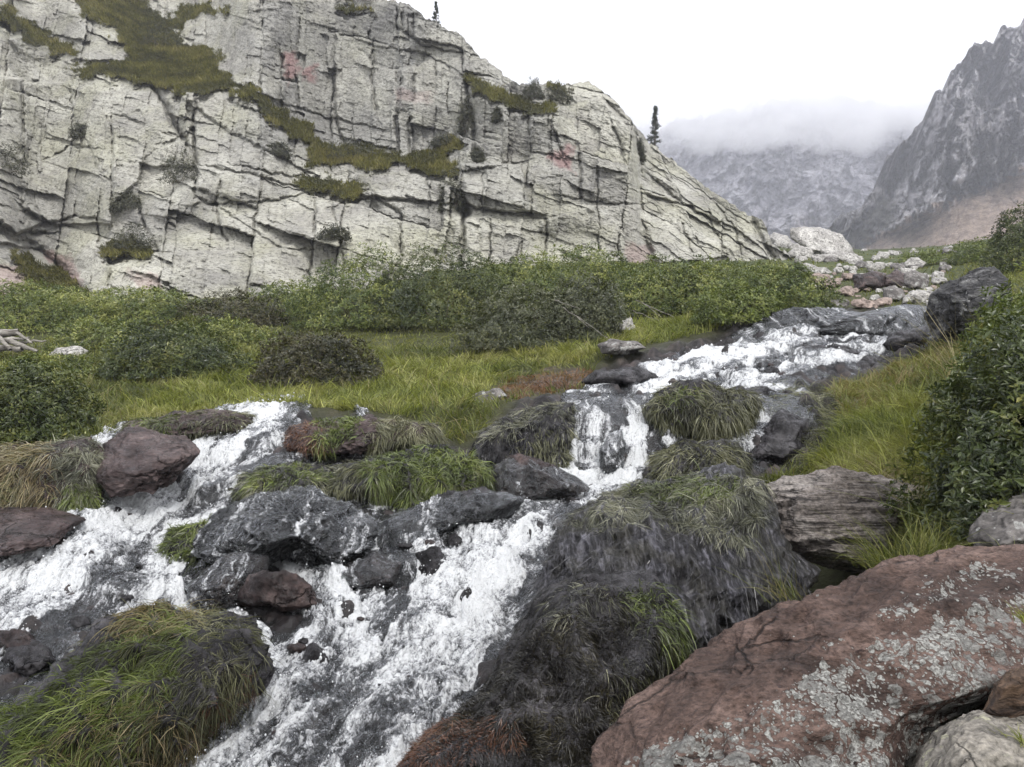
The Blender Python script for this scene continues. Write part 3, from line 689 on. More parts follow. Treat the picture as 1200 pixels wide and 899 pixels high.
def mound(label, poly, Y0, thick, mat, mats, name='mossy_boulder', **kw):
    V, Fc = inflate(poly, Y0, thick, **kw); b = base_of(V)
    t = thing(name, label, 'mossy boulder', b)
    mesh('rock', V, Fc, mat, t, loc=b)
    for pname, m_, items in mats:
        parts = []
        for pl, N, kind, flow, sc in items:
            B, n = on_mesh(V, Fc, pl, N)
            if len(B): parts.append(hairs(B, n, kind, flow, sc))
        v, f, c = merge(parts)
        mesh(pname, v, f, m_, t, {'col': c}, loc=b)
    return t
tick('hairhelp')
# ---------------------------------------------------------------- mounds
mound('grassy mossy mound between the two white branches, bare wet rock on its right side',
      [(-90,990),(-60,880),(20,830),(85,768),(125,715),(165,692),(205,690),(250,715),(300,730),(325,758),(312,810),(262,838),(238,880),(190,930),(150,990)], 3.45, .42, M_wet,
      [('grass_mat', M_grass, [([(-80,990),(-60,870),(40,820),(100,770),(140,740),(200,715),(225,740),(210,800),(180,860),(150,900),(100,990)], 12000, 'green', None, .95),
                               ([(110,770),(150,712),(200,700),(262,716),(304,742),(300,800),(255,838),(225,880),(160,940),(110,900),(150,830)], 9500, 'hang', None, .95),
                               ([(-60,990),(0,900),(90,840),(190,800),(230,850),(200,920),(120,990)], 3800, 'dry', None, .7),
                               ([(120,750),(150,708),(200,700),(240,720),(190,750)], 1600, 'dry', None, .8)]),
       ('moss', M_hair, [([(190,900),(240,830),(290,790),(300,820),(250,850),(220,910)], 2500, 'rust', None, .8),
                         ([(-60,990),(60,860),(200,780),(290,760),(240,860),(180,990)], 16000, 'moss', None, 1.2)])],
      kz=.85, kx=-.1, sub=6, planes=9, seed=301, rough=.085, flat=.7, fine=.9)
mound('big dome of black moss at the bottom between the white water and the red boulder',
      [(440,990),(455,905),(500,855),(565,800),(603,740),(640,695),(695,664),(758,684),(800,735),(800,775),(765,808),(738,850),(725,910),(725,990)], 3.35, .5, M_wet,
      [('moss', M_hair, [([(470,990),(490,890),(560,810),(620,740),(690,690),(760,700),(800,750),(770,800),(735,850),(725,990)], 70000, 'moss', None, 1.0),
                         ([(470,890),(520,845),(600,845),(610,870),(540,890),(480,915)], 5000, 'rust', None, .8)]),
       ('hair_grass', M_hair, [([(720,700),(770,690),(800,720),(795,770),(770,745)], 700, 'green', None, .8),
                               ([(710,700),(765,690),(790,760),(740,830),(712,850),(705,800),(745,760)], 1500, 'hang', None, .55),
                               ([(640,715),(680,690),(720,690),(700,720),(650,735)], 700, 'grey', None, .5)])],
      kz=.75, sub=6, planes=8, seed=303, rough=.075, flat=.76, fine=.6)
mound('wide rock draped in black wet algae with grey grass along its top',
      [(612,715),(628,660),(668,612),(715,578),(790,560),(850,557),(888,566),(905,620),(940,672),(935,712),(880,745),(830,800),(760,790),(690,745)], 4.55, .6, M_algaerock,
      [('algae', M_algae, [([(600,730),(630,640),(700,580),(800,570),(890,580),(905,620),(950,690),(900,740),(820,800),(700,750)], 9000, 'algae', (-.25, -.15, 0), 1.0)]),
       ('hair_grass', M_hair, [([(668,612),(720,572),(800,556),(890,560),(895,610),(870,640),(820,622),(760,606),(700,618)], 34000, 'grey', (-.1, 0, 0), .8),
                               ([(740,575),(800,560),(860,565),(850,585),(780,590)], 3000, 'green', None, .6)])],
      kz=.9, kx=.1, sub=7, planes=9, seed=305, rough=.075, flat=.72, fine=.9)
mound('dark rounded rock left of the middle falls with grey hair grass hanging off it',
      [(538,535),(560,510),(605,482),(645,468),(672,472),(676,500),(662,545),(640,554),(600,550),(560,552)], 7.45, .5, M_wet,
      [('hair_grass', M_hair, [([(560,512),(605,478),(660,466),(705,470),(700,492),(640,490),(590,512)], 4200, 'grey', None, .9),
                               ([(600,530),(640,505),(690,505),(690,548),(650,556),(605,552)], 3200, 'hang', None, .9)]),
       ('algae', M_algae, [([(545,535),(600,495),(660,490),(690,540),(600,548)], 4500, 'algae', None, .8)])],
      kz=.7, kx=-.1, sub=6, planes=8, seed=307, rough=.09, flat=.66, fine=.8)
mound('overhanging ledge with long drooping grey green grass right of the middle falls',
      [(750,478),(775,458),(815,452),(860,456),(890,470),(880,500),(850,515),(800,522),(765,512)], 7.75, .45, M_wet,
      [('hair_grass', M_hair, [([(755,470),(790,452),(850,452),(890,466),(885,490),(845,515),(770,515),(755,495)], 9500, 'hang', None, 1.15),
                               ([(780,470),(800,456),(812,462),(795,482)], 500, 'green', None, .8)])],
      kz=.3, sub=6, planes=8, seed=309, rough=.09, flat=.66, fine=.8)
mound('low hummock of grey green hair grass at the right foot of the middle falls',
      [(752,560),(765,530),(800,516),(850,518),(880,540),(885,562),(820,575),(765,575)], 7.0, .4, M_wet,
      [('hair_grass', M_hair, [([(750,565),(765,525),(810,512),(860,518),(890,545),(885,568),(760,572)], 7500, 'hang', None, .85),
                               ([(790,570),(830,558),(880,560),(870,572)], 900, 'green', None, .6)])],
      kz=.7, sub=6, planes=7, seed=311, rough=.09, flat=.66, fine=.8)
mound('bright hummock of hanging green grass in the middle of the stream',
      [(375,575),(400,545),(440,532),(500,524),(560,530),(592,552),(588,580),(540,592),(480,590),(420,585)], 6.55, .4, M_wet,
      [('hair_grass', M_hair, [([(440,590),(430,545),(500,524),(570,528),(596,560),(590,592),(500,596)], 8500, 'green', None, 1.0),
                               ([(375,580),(395,545),(440,532),(470,560),(450,590)], 3800, 'hang', None, .9),
                               ([(470,560),(590,550),(594,592),(480,596)], 2600, 'hang', None, .9)])],
      kz=.9, sub=6, planes=7, seed=313, rough=.09, flat=.66, fine=.8)
mound('small rock in the left white water wearing a pale yellow green fringe of wet grass',
      [(180,650),(195,625),(222,612),(248,612),(255,640),(240,662),(205,665)], 5.7, .22, M_wet,
      [('hair_grass', M_hair, [([(180,655),(195,615),(240,605),(256,640),(240,664)], 1900, 'green', None, .7), ([(180,655),(200,615),(250,608),(250,655)], 1100, 'grey', None, .6)])],
      kz=.6, sub=5, planes=7, seed=315, rough=.09, flat=.66)
mound('left bank ledge curtained with long drooping grey green grass beside a thin trickle',
      [(-160,600),(-140,545),(-40,528),(50,520),(108,512),(122,530),(112,575),(95,598),(0,602)], 6.35, .45, M_wetbrown,
      [('hair_grass', M_hair, [([(-140,600),(-130,535),(20,522),(64,520),(60,590),(0,596)], 8000, 'dry', None, .85),
                               ([(-140,600),(-130,535),(20,522),(60,520),(56,590),(0,600)], 6000, 'hang', None, 1.0),
                               ([(60,522),(110,508),(124,530),(108,580),(92,592),(70,590)], 6500, 'grey', None, 1.0),
                               ([(70,600),(85,575),(110,570),(112,600)], 1500, 'green', None, .6),
                               ([(-140,605),(-100,575),(0,578),(35,588),(30,604)], 2200, 'green', None, .6)])],
      kz=.5, sub=6, planes=7, seed=317, rough=.09, flat=.66, fine=.8)
mound('pale hair grass mat on rock right of the left white branch',
      [(268,585),(285,555),(320,540),(380,545),(400,562),(385,580),(330,590)], 6.4, .3, M_wet,
      [('hair_grass', M_hair, [([(268,585),(290,548),(330,536),(390,545),(400,570),(380,585)], 4200, 'grey', None, .7), ([(280,575),(300,552),(340,545),(390,560)], 1500, 'green', None, .6)])],
      kz=1.0, sub=5, planes=7, seed=319, rough=.09, flat=.66)
mound('rounded rock under the short upper trickle with rusty red grass on its left',
      [(318,528),(335,500),(375,492),(430,488),(470,490),(520,496),(520,515),(470,530),(400,535)], 7.2, .3, M_purple,
      [('hair_grass', M_hair, [([(325,530),(335,500),(372,495),(385,520),(370,535)], 1600, 'rust', None, 1.3),
                               ([(370,530),(372,494),(420,488),(420,510)], 1700, 'green', None, .7),
                               ([(440,530),(440,488),(520,494),(520,520)], 4200, 'hang', None, .9)])],
      kz=.9, sub=6, planes=7, seed=321, rough=.09, flat=.66)
mound('grassy ledge above the purple flat topped rock at the head of the left branch',
      [(125,510),(150,492),(200,484),(260,482),(300,488),(290,505),(220,515),(150,516)], 7.6, .35, M_purple,
      [('hair_grass', M_hair, [([(125,512),(150,490),(215,482),(300,484),(292,508),(215,512)], 3600, 'hang', None, .8), ([(150,505),(170,490),(210,488),(200,508)], 900, 'green', None, .5)])],
      kz=.8, sub=5, planes=7, seed=323, rough=.09, flat=.66)

tick('mounds')

# thin films of water running over the wet rocks, white where they break up
def film(V, Fc, poly, fo, flow=(0, 0)):
    n, ar = normals(V, Fc); vn = np.zeros(V.shape)
    for k in range(3): np.add.at(vn, Fc[:, k], n * ar[:, None])
    vn = unit(vn); px, py = pix(V)
    e = sd_poly(px + 8 * noise2(px / 11, py / 11, 3), py + 8 * noise2(px / 11, py / 11, 8), poly)
    ok = (e < 0) & ((vn * -unit(V)).sum(1) > -.3)
    x = V[:, 0] + flow[0] * V[:, 2] + .04 * noise3(V * 9, 70); z = V[:, 2] - .5 * V[:, 1]
    fm = fo + .5 * fbm2(x * 22, z * 11, 4, 71, .65) + .4 * fbm2(x * 4, z * 2.2, 3, 72) - .45 * np.clip(.35 - vn[:, 2], 0, 1)
    fq = Fc[ok[Fc].all(1)]; used = np.unique(fq); rm = np.zeros(len(V), np.int32); rm[used] = np.arange(len(used))
    return (V + vn * .006)[used], rm[fq], sstep(-.3, .85, fm)[used], np.stack([x, z * 1.5], 1)[used]
FVs, FFs, FO, FL, o = [], [], [], [], 0
for nm, pl, fo_, fl in [
 ('streaked_boulder', [(220,620),(300,560),(400,565),(480,600),(470,670),(230,670)], -.08, (0, 0)),
 ('whaleback_ledge', [(815,420),(905,355),(1095,350),(1105,405),(900,420)], .0, (.4, 0)),
 ('falls_rock', [(680,490),(745,490),(745,575),(680,575)], .12, (0, 0)),
 ('brown_falls_rock', [(565,530),(700,560),(700,600),(565,600)], -.12, (0, 0)),
 ('brown_stream_rock', [(200,640),(330,640),(330,720),(200,720)], -.1, (0, 0)),
 ('dark_ledge_rock', [(430,590),(630,570),(615,620),(440,660)], -.12, (0, 0)),
 ('purple_stream_rock', [(385,640),(485,640),(485,700),(385,700)], -.05, (0, 0))]:
    v, f, a_, b_ = film(*WETROCKS[nm], pl, fo_, fl)
    FVs.append(v); FFs.append(f + o); FO.append(a_); FL.append(b_); o += len(v)
tag(mesh('trickling_water', np.concatenate(FVs), np.concatenate(FFs), water_m, attrs={'foam': np.concatenate(FO), 'flow': np.concatenate(FL)}), kind='structure')
# ---------------------------------------------------------------- grass on the ground
def ground_normals(px, Y):
    e = .03
    x, z, py, wet, soil = ground(px, Y)
    x2, z2, *_ = ground(px + 2.0, Y); x3, z3, *_ = ground(px, Y * 1.004)
    a = np.stack([x2 - x, np.zeros_like(x), z2 - z], 1); b = np.stack([x3 - x, Y * .004, z3 - z], 1)
    return np.stack([x, Y, z], 1), unit(np.cross(a, b)), py, wet, soil
def meadow(N, x0, x1, Y0, Y1, cols, L0, wk, maxsoil=.6, spread=.35, region=None, dens=None, seg=3):
    px = rng.uniform(x0, x1, N); Y = np.exp(rng.uniform(math.log(Y0), math.log(Y1), N))
    B, n, py, wet, soil = ground_normals(px, Y)
    rocky = sd_poly(px, py, [(890,262),(960,258),(1130,290),(1130,345),(1090,365),(930,365),(960,330),(900,300)]) < 0
    ok = (wet < .25) & ~(rocky & (rng.random(N) < .72)) & (soil < maxsoil * rng.random(N) + .05)
    if region is not None: ok &= sd_poly(px + 14 * noise2(px / 20, py / 8, 2), py + 6 * noise2(px / 20, py / 8, 4), region) < 0
    if dens is not None: ok &= rng.random(N) < dens + .6 * fbm2(B[:, 0] * 1.6, B[:, 1] * 1.6, 3, 91)
    B, n, Y = B[ok], n[ok], Y[ok]; N = len(B)
    cl = fbm2(B[:, 0] * .9, B[:, 1] * .9, 3, 95); tuft = noise2(B[:, 0] * 4, B[:, 1] * 4, 96)
    wig = np.stack([noise2(B[:, 0] * 3, B[:, 1] * 3, 97), noise2(B[:, 0] * 3, B[:, 1] * 3, 98), np.zeros(N)], 1)
    d = np.array([0, 0, 1.0]) + n * .3 + wig * .9 + rng.normal(0, spread, (N, 3))
    L = L0 * np.exp(rng.normal(0, .35, N)) * (1 + .55 * tuft)
    dr = np.concatenate([wig[:, :2] * .5 + rng.normal(0, .22, (N, 2)), -rng.uniform(.15, .65, (N, 1))], 1)
    return blades(B, d, L, np.maximum(.0045, wk * Y) * rng.uniform(.7, 1.3, N), dr, palette(N, cols, .45 + .5 * cl + .12 * tuft), seg)
GR = [(.05,.06,.018), (.09,.105,.026), (.15,.16,.044), (.21,.20,.075)]
LIME = [(.11,.13,.028), (.165,.185,.04), (.23,.235,.065), (.28,.265,.12)]  # brighter yellow-green grass
DRY = [(.1,.085,.04), (.2,.17,.08), (.27,.235,.13)]
parts = [meadow(90000, -320, 1000, 6.6, 15, GR, .145, .0012),
         meadow(52000, 150, 700, 7.4, 13, LIME, .15, .0012, region=[(60,520),(180,470),(250,440),(330,395),(390,380),(470,385),(560,395),(700,398),(700,425),(600,430),(560,470),(480,490),(300,480),(190,490)]),
         meadow(11000, -320, 1000, 6.6, 14, DRY, .19, .0009, dens=.45),
         meadow(36000, -320, 1250, 14, 32, GR[1:], .11, .0013, seg=2),
         meadow(30000, 700, 1700, 18, 60, [(.05,.06,.02), (.095,.105,.03), (.17,.165,.06)], .13, .0014, seg=2),
         meadow(9000, 560, 720, 8, 11, [(.1,.05,.03), (.16,.09,.05), (.09,.1,.03)], .06, .0012, maxsoil=3, region=SOIL),
         meadow(15000, 715, 990, 11, 15, LIME, .2, .0012, region=[(720,405),(740,375),(880,372),(880,385),(820,395)])]
v, f, c = merge(parts)
tag(mesh('grass', v, f, M_grass, attrs={'col': c}), kind='stuff')
# right bank: grass, dry tufts, tall stalks
R1 = [(950,560),(975,515),(1010,490),(1070,470),(1110,500),(1105,560),(1060,585),(1000,572)]
R2 = [(960,480),(985,440),(1050,420),(1120,400),(1300,330),(1300,640),(1100,600),(1100,500),(1000,490)]
R3 = [(1010,690),(1040,640),(1090,600),(1150,620),(1150,650),(1100,655),(1030,680)]
parts = [meadow(16000, 930, 1130, 5.2, 8, LIME[:3], .18, .0010, region=R1, spread=.3),
         meadow(14000, 930, 1130, 5.2, 8, GR, .18, .0010, region=R1),
         meadow(30000, 940, 1400, 3.4, 13, GR, .13, .0010, region=R2),
         meadow(13000, 940, 1200, 7, 13, [(.1,.08,.035), (.19,.14,.07), (.16,.15,.05)], .13, .0011, region=[(950,470),(1000,435),(1060,415),(1130,400),(1110,440),(1050,470),(1000,485)]),
         meadow(22000, 960, 1200, 7.5, 14, GR, .10, .0010, region=[(960,475),(1000,440),(1090,405),(1150,380),(1180,420),(1100,480),(1000,500)]),
         meadow(30000, 1050, 1700, 3.2, 18, GR[1:], .2, .0011),
         meadow(9000, 980, 1180, 3.2, 5.2, GR[1:], .22, .0011, region=R3, spread=.3),
         meadow(900, 1010, 1180, 3.2, 5.2, DRY, .4, .0010, region=R3)]
def fringe(N, kind, pl, Y0, Y1, dz=0.0, sc=1.0, flow=(0, -.6, 0)):
    px = rng.uniform(min(p[0] for p in pl), max(p[0] for p in pl), N); Y = rng.uniform(Y0, Y1, N)
    B, n, py, wet, soil = ground_normals(px, Y); ok = sd_poly(px, py, pl) < 0
    return hairs(B[ok] + np.array([0, 0, dz]), n[ok], kind, flow, sc)
parts.append(fringe(5000, 'dry', [(960,600),(965,545),(1020,540),(1090,555),(1095,600),(1000,590)], 5.2, 6.5, .03, 1.4))
parts.append(fringe(9000, 'grey', [(900,500),(900,450),(965,452),(990,470),(970,520),(940,545),(900,540)], 6.5, 10.5, .02, 1.1))
parts.append(fringe(6000, 'hang', [(930,510),(960,470),(1010,470),(1000,500),(960,545)], 6, 10, .02, 1.1))
v, f, c = merge(parts)
tag(mesh('bank_grass', v, f, M_grass, attrs={'col': c}), kind='stuff')

def tuft(label, px, py, Y, n, L, lean, group=None, cols=DRY, sp=.05):
    b = P(px, py, Y); N = n
    B = b + np.stack([rng.normal(0, sp, N), rng.normal(0, sp, N), np.zeros(N)], 1)
    d = np.array([lean[0], lean[1], 1.0]) + rng.normal(0, .33, (N, 3)) * np.array([1, 1, .3])
    dr = np.stack([rng.normal(lean[0] * .4, .2, N), rng.normal(0, .2, N), -rng.uniform(.1, .6, N)], 1)
    v, f, c = blades(B, d, L * np.exp(rng.normal(0, .3, N)), np.full(N, .0042) * max(Y / 4.5, .7), dr, palette(N, cols), 4)
    return tag(mesh('grass_tuft', v, f, M_grass, attrs={'col': c}, loc=b), label, 'grass tuft', group)
tuft('dry grass tuft sprouting from the dark hollow beside the red boulder edge', 925, 705, 3.9, 60, .24, (-.4, 0), cols=DRY[:2] + GR[:3])
tuft('long arching green grass tuft behind the red boulder top edge', 1040, 668, 3.6, 170, .24, (-.35, 0), cols=GR)
tuft('thick green grass tuft between the red boulder and the grey lichen rock', 1085, 655, 3.5, 200, .22, (.0, 0), cols=GR)
tuft('sparse long pale stalks arching in front of the angular black boulder', 1125, 448, 6.6, 34, .7, (-.25, 0))
tuft('long pale stalks standing beside the angular black boulder at the bush', 1165, 440, 6.0, 30, .55, (-.1, 0))
tuft('small green sprig at the right edge above the red boulder lichen', 1203, 730, 2.1, 40, .06, (-.3, 0), cols=LIME, sp=.008)
tuft('small yellow green sprig beside the tan stone at the bottom right corner', 1200, 880, 1.75, 60, .07, (-.2, 0), cols=LIME, sp=.01)

tick('grass')
# ---------------------------------------------------------------- shrubs
LEAF = [(0.019, 0.0291, 0.0101), (0.037, 0.0515, 0.0146), (0.065, 0.0818, 0.0202), (0.1064, 0.121, 0.0302), (0.1736, 0.168, 0.0504)]
def leaves(base, d, n, L, w, col):
    N = len(base); d = unit(d); s = unit(np.cross(d, n)); n = np.cross(s, d)
    m = base + d * (L * .5)[:, None] - n * (w * .28)[:, None]; l = base + d * (L * .55)[:, None] + s * (w * .5)[:, None]
    r_ = base + d * (L * .55)[:, None] - s * (w * .5)[:, None]; tip = base + d * L[:, None] - n * (L * .12)[:, None]
    V = np.stack([base, l, m, r_, tip], 1).reshape(-1, 3); o = (np.arange(N) * 5)[:, None]
    f = np.concatenate([o + np.array(a) for a in ([0, 2, 1], [0, 3, 2], [1, 2, 4], [2, 3, 4])])
    return V, f, np.repeat(col, 5, 0)
def shrub(label, b, W, H, D, nw, LL, cols=LEAF, tone=.45, group=None, name='shrub', cat='shrub', stems=9, up=.55, lump=.2):
    b = np.asarray(b, float)
    t = thing(name, label, cat, b, group)
    u = rng.normal(size=(nw, 3)); u[:, 2] = np.abs(u[:, 2]) * 1.1 - .25; u = unit(u)
    sd = int(rng.integers(1, 9999))
    lumpf = 1 + lump * 1.5 * noise3(u * 2.2 + sd, 7) + lump * .6 * noise3(u * 5 + sd, 8)
    rad = lumpf * (1 - .45 * rng.random(nw) ** 2.2)
    ax = np.array([W / 2, D / 2, H])
    tip = u * rad[:, None] * ax; tip[:, 2] = np.maximum(tip[:, 2], -.06 * H + rng.random(nw) * .1 * H)
    out = unit(u / ax * min(W, H)); k = 6
    tipr = np.repeat(tip, k, 0); ou = np.repeat(out, k, 0); N = len(tipr)
    az = np.tile(np.arange(k) * 2 * math.pi / k, nw) + np.repeat(rng.uniform(0, 6, nw), k)
    axis = unit(ou + np.array([0, 0, up]) + np.repeat(rng.normal(0, .3, (nw, 3)), k, 0))
    e1 = unit(np.cross(axis, rng.normal(size=(N, 3)) * .01 + np.array([.3, .9, .1]))); e2 = np.cross(axis, e1)
    rd = e1 * np.cos(az)[:, None] + e2 * np.sin(az)[:, None]
    d = axis * rng.uniform(.25, .9, (N, 1)) + rd + rng.normal(0, .15, (N, 3))
    L = LL * np.exp(rng.normal(0, .22, N)); base = b + tipr + rng.normal(0, LL * .3, (N, 3))
    cl = np.repeat(tone + .55 * noise3(u * 2.1 + sd + 5, 9) + .35 * noise3(u * 7 + sd, 10) + rng.normal(0, .05, nw), k)
    v, f, c = leaves(base, d, axis, L, L * .38, palette(N, cols, cl, .13))
    mesh('foliage', v, f, M_leaf, t, {'col': c}, smooth=False, loc=b)
    if stems:
        paths, rads = [], []
        for i in range(stems):
            j = rng.integers(nw); e = tip[j] * .92; q = np.array([e[0] * .25, e[1] * .25, -.05])
            mid = (q + e) / 2 + rng.normal(0, .06, 3) * np.array([W, D, H]) + np.array([0, 0, .08 * H])
            s_ = np.linspace(0, 1, 5)[:, None]
            paths.append(b + q * (1 - s_) ** 2 + 2 * mid * s_ * (1 - s_) + e * s_ ** 2); rads.append(np.linspace(.012, .004, 5) * max(1, H))
        tv, tf = tubes(paths, rads, 5)
        mesh('stems', tv, tf, M_stem, t, loc=b)
    return t
OL = [(0.0286, 0.0442, 0.013), (0.0572, 0.0806, 0.0195), (0.1066, 0.1352, 0.0312), (0.182, 0.2015, 0.0494), (0.26, 0.26, 0.0845)]
BR = [(0.054, 0.0744, 0.0168), (0.096, 0.126, 0.024), (0.15, 0.174, 0.0384), (0.216, 0.228, 0.072)]
GY = [(0.0338, 0.0403, 0.0195), (0.0598, 0.0676, 0.0338), (0.1014, 0.1079, 0.0572), (0.1625, 0.1625, 0.091)]
RD = [(0.018, 0.0216, 0.0096), (0.036, 0.036, 0.0144), (0.0624, 0.0528, 0.024), (0.084, 0.084, 0.0288)]
# ---------------------------------------------------------------- shrub list
SH = [ # photo x, base y, width, height, whorls, palette, tone, label
 (425,388,150,72,1500,OL,.45,'broad olive shrub at the left end of the big thicket under the cliff'),
 (520,388,180,78,2100,LEAF,.45,'biggest dark green shrub in the thicket centre under the cliff'),
 (612,372,130,58,1300,OL,.5,'olive topped shrub right of the biggest dark one, against the cliff'),
 (622,412,150,62,1500,GY,.4,'greyish low shrub in front of the thicket above the soil patch'),
 (688,352,120,52,1000,OL,.55,'tallest yellow green shrub standing against pale rock in mid cliff'),
 (690,400,96,66,1100,GY,.4,'dull grey green shrub above the thin flat stone'),
 (765,372,110,54,1000,OL,.45,'dark olive shrub with bare grey branches left of the bright hummock'),
 (838,366,130,52,1200,OL,.5,'wide olive shrub under the right end of the cliff'),
 (920,366,106,50,1000,OL,.4,'last olive shrub of the row before the boulder field'),
 (868,384,104,34,900,BR,.4,'low bright green shrub hummock on the bank of the upper rapids'),
 (372,456,140,56,1500,RD,.4,'dark reddish tinged shrub alone in the bright meadow'),
 (205,446,150,52,1500,LEAF,.4,'dark round shrub in the meadow left of the reddish one'),
 (30,522,150,76,1800,LEAF,.45,'dark shrub at the left edge of the photo above the grassy ledge'),
 (10,392,140,46,1000,OL,.5,'low olive shrub behind the dead wood at the left edge'),
 (95,384,130,34,800,OL,.6,'low yellow green shrub right of the dead wood'),
 (185,384,120,34,800,OL,.5,'low shrub in the second row under the left cliff slab'),
 (275,384,120,32,800,RD,.5,'low brownish shrub under the pale slab foot'),
 (345,376,110,36,800,OL,.5,'low olive shrub joining the big thicket on its left'),
 (128,412,120,30,700,OL,.55,'low loose shrub behind the pale rounded stone'),
 (255,412,130,30,800,OL,.5,'low shrub strip between the round dark shrub and the cliff'),
 (55,452,120,30,700,OL,.6,'low yellowish shrub below the dead wood'),
 (160,368,150,22,600,OL,.6,'flat far shrub right at the foot of the left cliff'),
 (50,362,120,24,600,OL,.6,'flat far shrub under the pinkish rocks at the cliff foot'),
 (1150,308,70,22,400,BR,.35,'small shrub on the right grassy slope above the black boulder'),
 (1196,318,70,62,800,LEAF,.4,'dark shrub rising at the right edge against the scree slope'),
 (1085,312,60,14,250,BR,.35,'tiny flat shrub on the right grassy slope'),
]
for cx, by, w, h, nw, pal, tone, lb in SH:
    Y = Y_at(cx, by); b = gpoint(cx, Y + w / F * Y * .25)
    shrub(lb, b, w / F * Y * 1.15, h / F * Y * rng.uniform(1.05, 1.25), w / F * Y * .8, int(nw * 2.0), .022 + .0026 * Y, pal, tone, None if 'low' not in lb and 'flat' not in lb else 'low shrubs of the bank')
for cx, by, Y, w, h, d, nw, LL, pal, tone, lb in [
 (1200,612,4.3,215,205,.8,4600,.042,LEAF,.36,'big dark leathery leaved bush filling the right edge above the lichen rock'),
 (1200,470,5.6,150,120,.9,2400,.04,BR,.25,'lighter green bush behind the big dark bush at the right edge'),
 (1140,500,5.6,90,60,.5,800,.045,LEAF,.55,'small leafy bush at the top of the right grassy bank'),
 (1215,420,7.2,120,90,.9,900,.05,OL,.5,'olive bush above the right bank beside the black boulder')]:
    b = P(cx, by, Y)
    shrub(lb, b, w / F * Y, h / F * Y, d, nw, LL, pal, tone, stems=16, lump=.34)

# dead wood
def wood(name, label, cat, sticks, Y, seg=9):
    paths, rads = [], []
    for (a, b_, r0, r1, dy) in sticks:
        s_ = np.linspace(0, 1, seg)
        p = P(a[0] + (b_[0] - a[0]) * s_, a[1] + (b_[1] - a[1]) * s_, Y + dy * s_)
        p = p + .02 * Y * .1 * np.stack([np.zeros(seg), noise2(s_ * 3, s_ * 0 + a[0], 3), noise2(s_ * 4, s_ * 0 + a[1], 4)], 1)
        paths.append(p); rads.append((r0 + (r1 - r0) * s_) * Y / F * (1 + .25 * noise2(s_ * 6, s_ * 0 + a[0] * 1.3, 9)))
    v, f = tubes(paths, rads, 8); b = base_of(v)
    return tag(mesh(name, v, f, M_wood, loc=b), label, cat)
wood('dead_wood', 'bleached grey tangle of dead wood lying in low shrubs at the left edge', 'dead wood',
     [((-30,394),(22,389),6,4,.2), ((-20,407),(26,409),5,3,-.2), ((10,399),(44,412),4,1.5,-.4), ((16,402),(54,399),2,.8,.1), ((-8,388),(12,410),3,2,-.3), ((-20,400),(34,396),3,1.5,0), ((20,390),(38,402),2,1,-.2)], 14.3)
wood('driftwood', 'thin grey driftwood stick lying at the meadow edge above the small trickle', 'dead wood',
     [((358,474),(422,475),3.2,1.6,.1), ((365,478),(415,471),2.0,1.2,.1), ((378,473),(396,469),1.5,.8,0)], 9.0)
wood('bare_branch', 'bare grey branch reaching out of the olive shrub beside the bright hummock', 'dead branch',
     [((745,352),(790,372),.55,.25,-.3), ((758,358),(775,372),.4,.2,-.3), ((742,364),(772,376),.4,.2,-.3)], 12.6)
wood('bare_branch', 'bare pale branch sticking out of the grey shrub above the flat stone', 'dead branch',
     [((660,360),(712,396),.5,.25,-.3), ((676,371),(690,384),.4,.2,-.3), ((650,352),(680,362),.4,.2,-.2)], 11.4)

tick('shrubs')
# ---------------------------------------------------------------- the cliff
RIDGE = [(-400,-90),(-200,-75),(0,-70),(200,-60),(330,-45),(400,-25),(455,-1),(478,6),(500,22),(538,38),(556,62),(590,86),(618,101),(650,99),(690,98),(714,112),(738,140),(760,163),(790,190),(830,220),(868,245),(893,256),(905,283),(925,300),(938,318)]
BASE = [(-400,372),(0,360),(150,362),(340,362),(420,340),(600,335),(760,330),(938,335)]
LEDGE = [
 [(85,-10),(165,-5),(190,20),(240,2),(266,15),(275,6),(215,28),(206,48),(262,60),(258,82),(280,106),(240,112),(200,103),(150,94),(95,90),(80,78),(145,72),(150,58),(130,35),(95,12)],
 [(258,84),(300,104),(335,132),(372,158),(378,170),(355,165),(318,140),(282,112)],
 [(368,162),(395,174),(440,171),(458,190),(440,199),(400,192),(360,192)],
 [(348,206),(385,208),(426,218),(420,231),(360,224)],
 [(0,6),(30,20),(60,44),(97,60),(92,69),(60,62),(28,42),(0,20)],
 [(548,85),(575,99),(612,117),(655,124),(652,134),(610,131),(578,119),(553,106)],
 [(468,186),(500,179),(542,194),(536,206),(480,199)],
 [(15,292),(40,308),(62,314),(105,342),(60,352),(28,338)],
 [(118,288),(150,280),(180,290),(178,298),(125,302)],
 [(395,0),(425,8),(440,14),(420,16),(400,12)],
 [(640,90),(660,100),(670,112),(645,110)],
 [(420,168),(455,180),(500,178),(540,160),(545,170),(500,186),(450,190)],
]
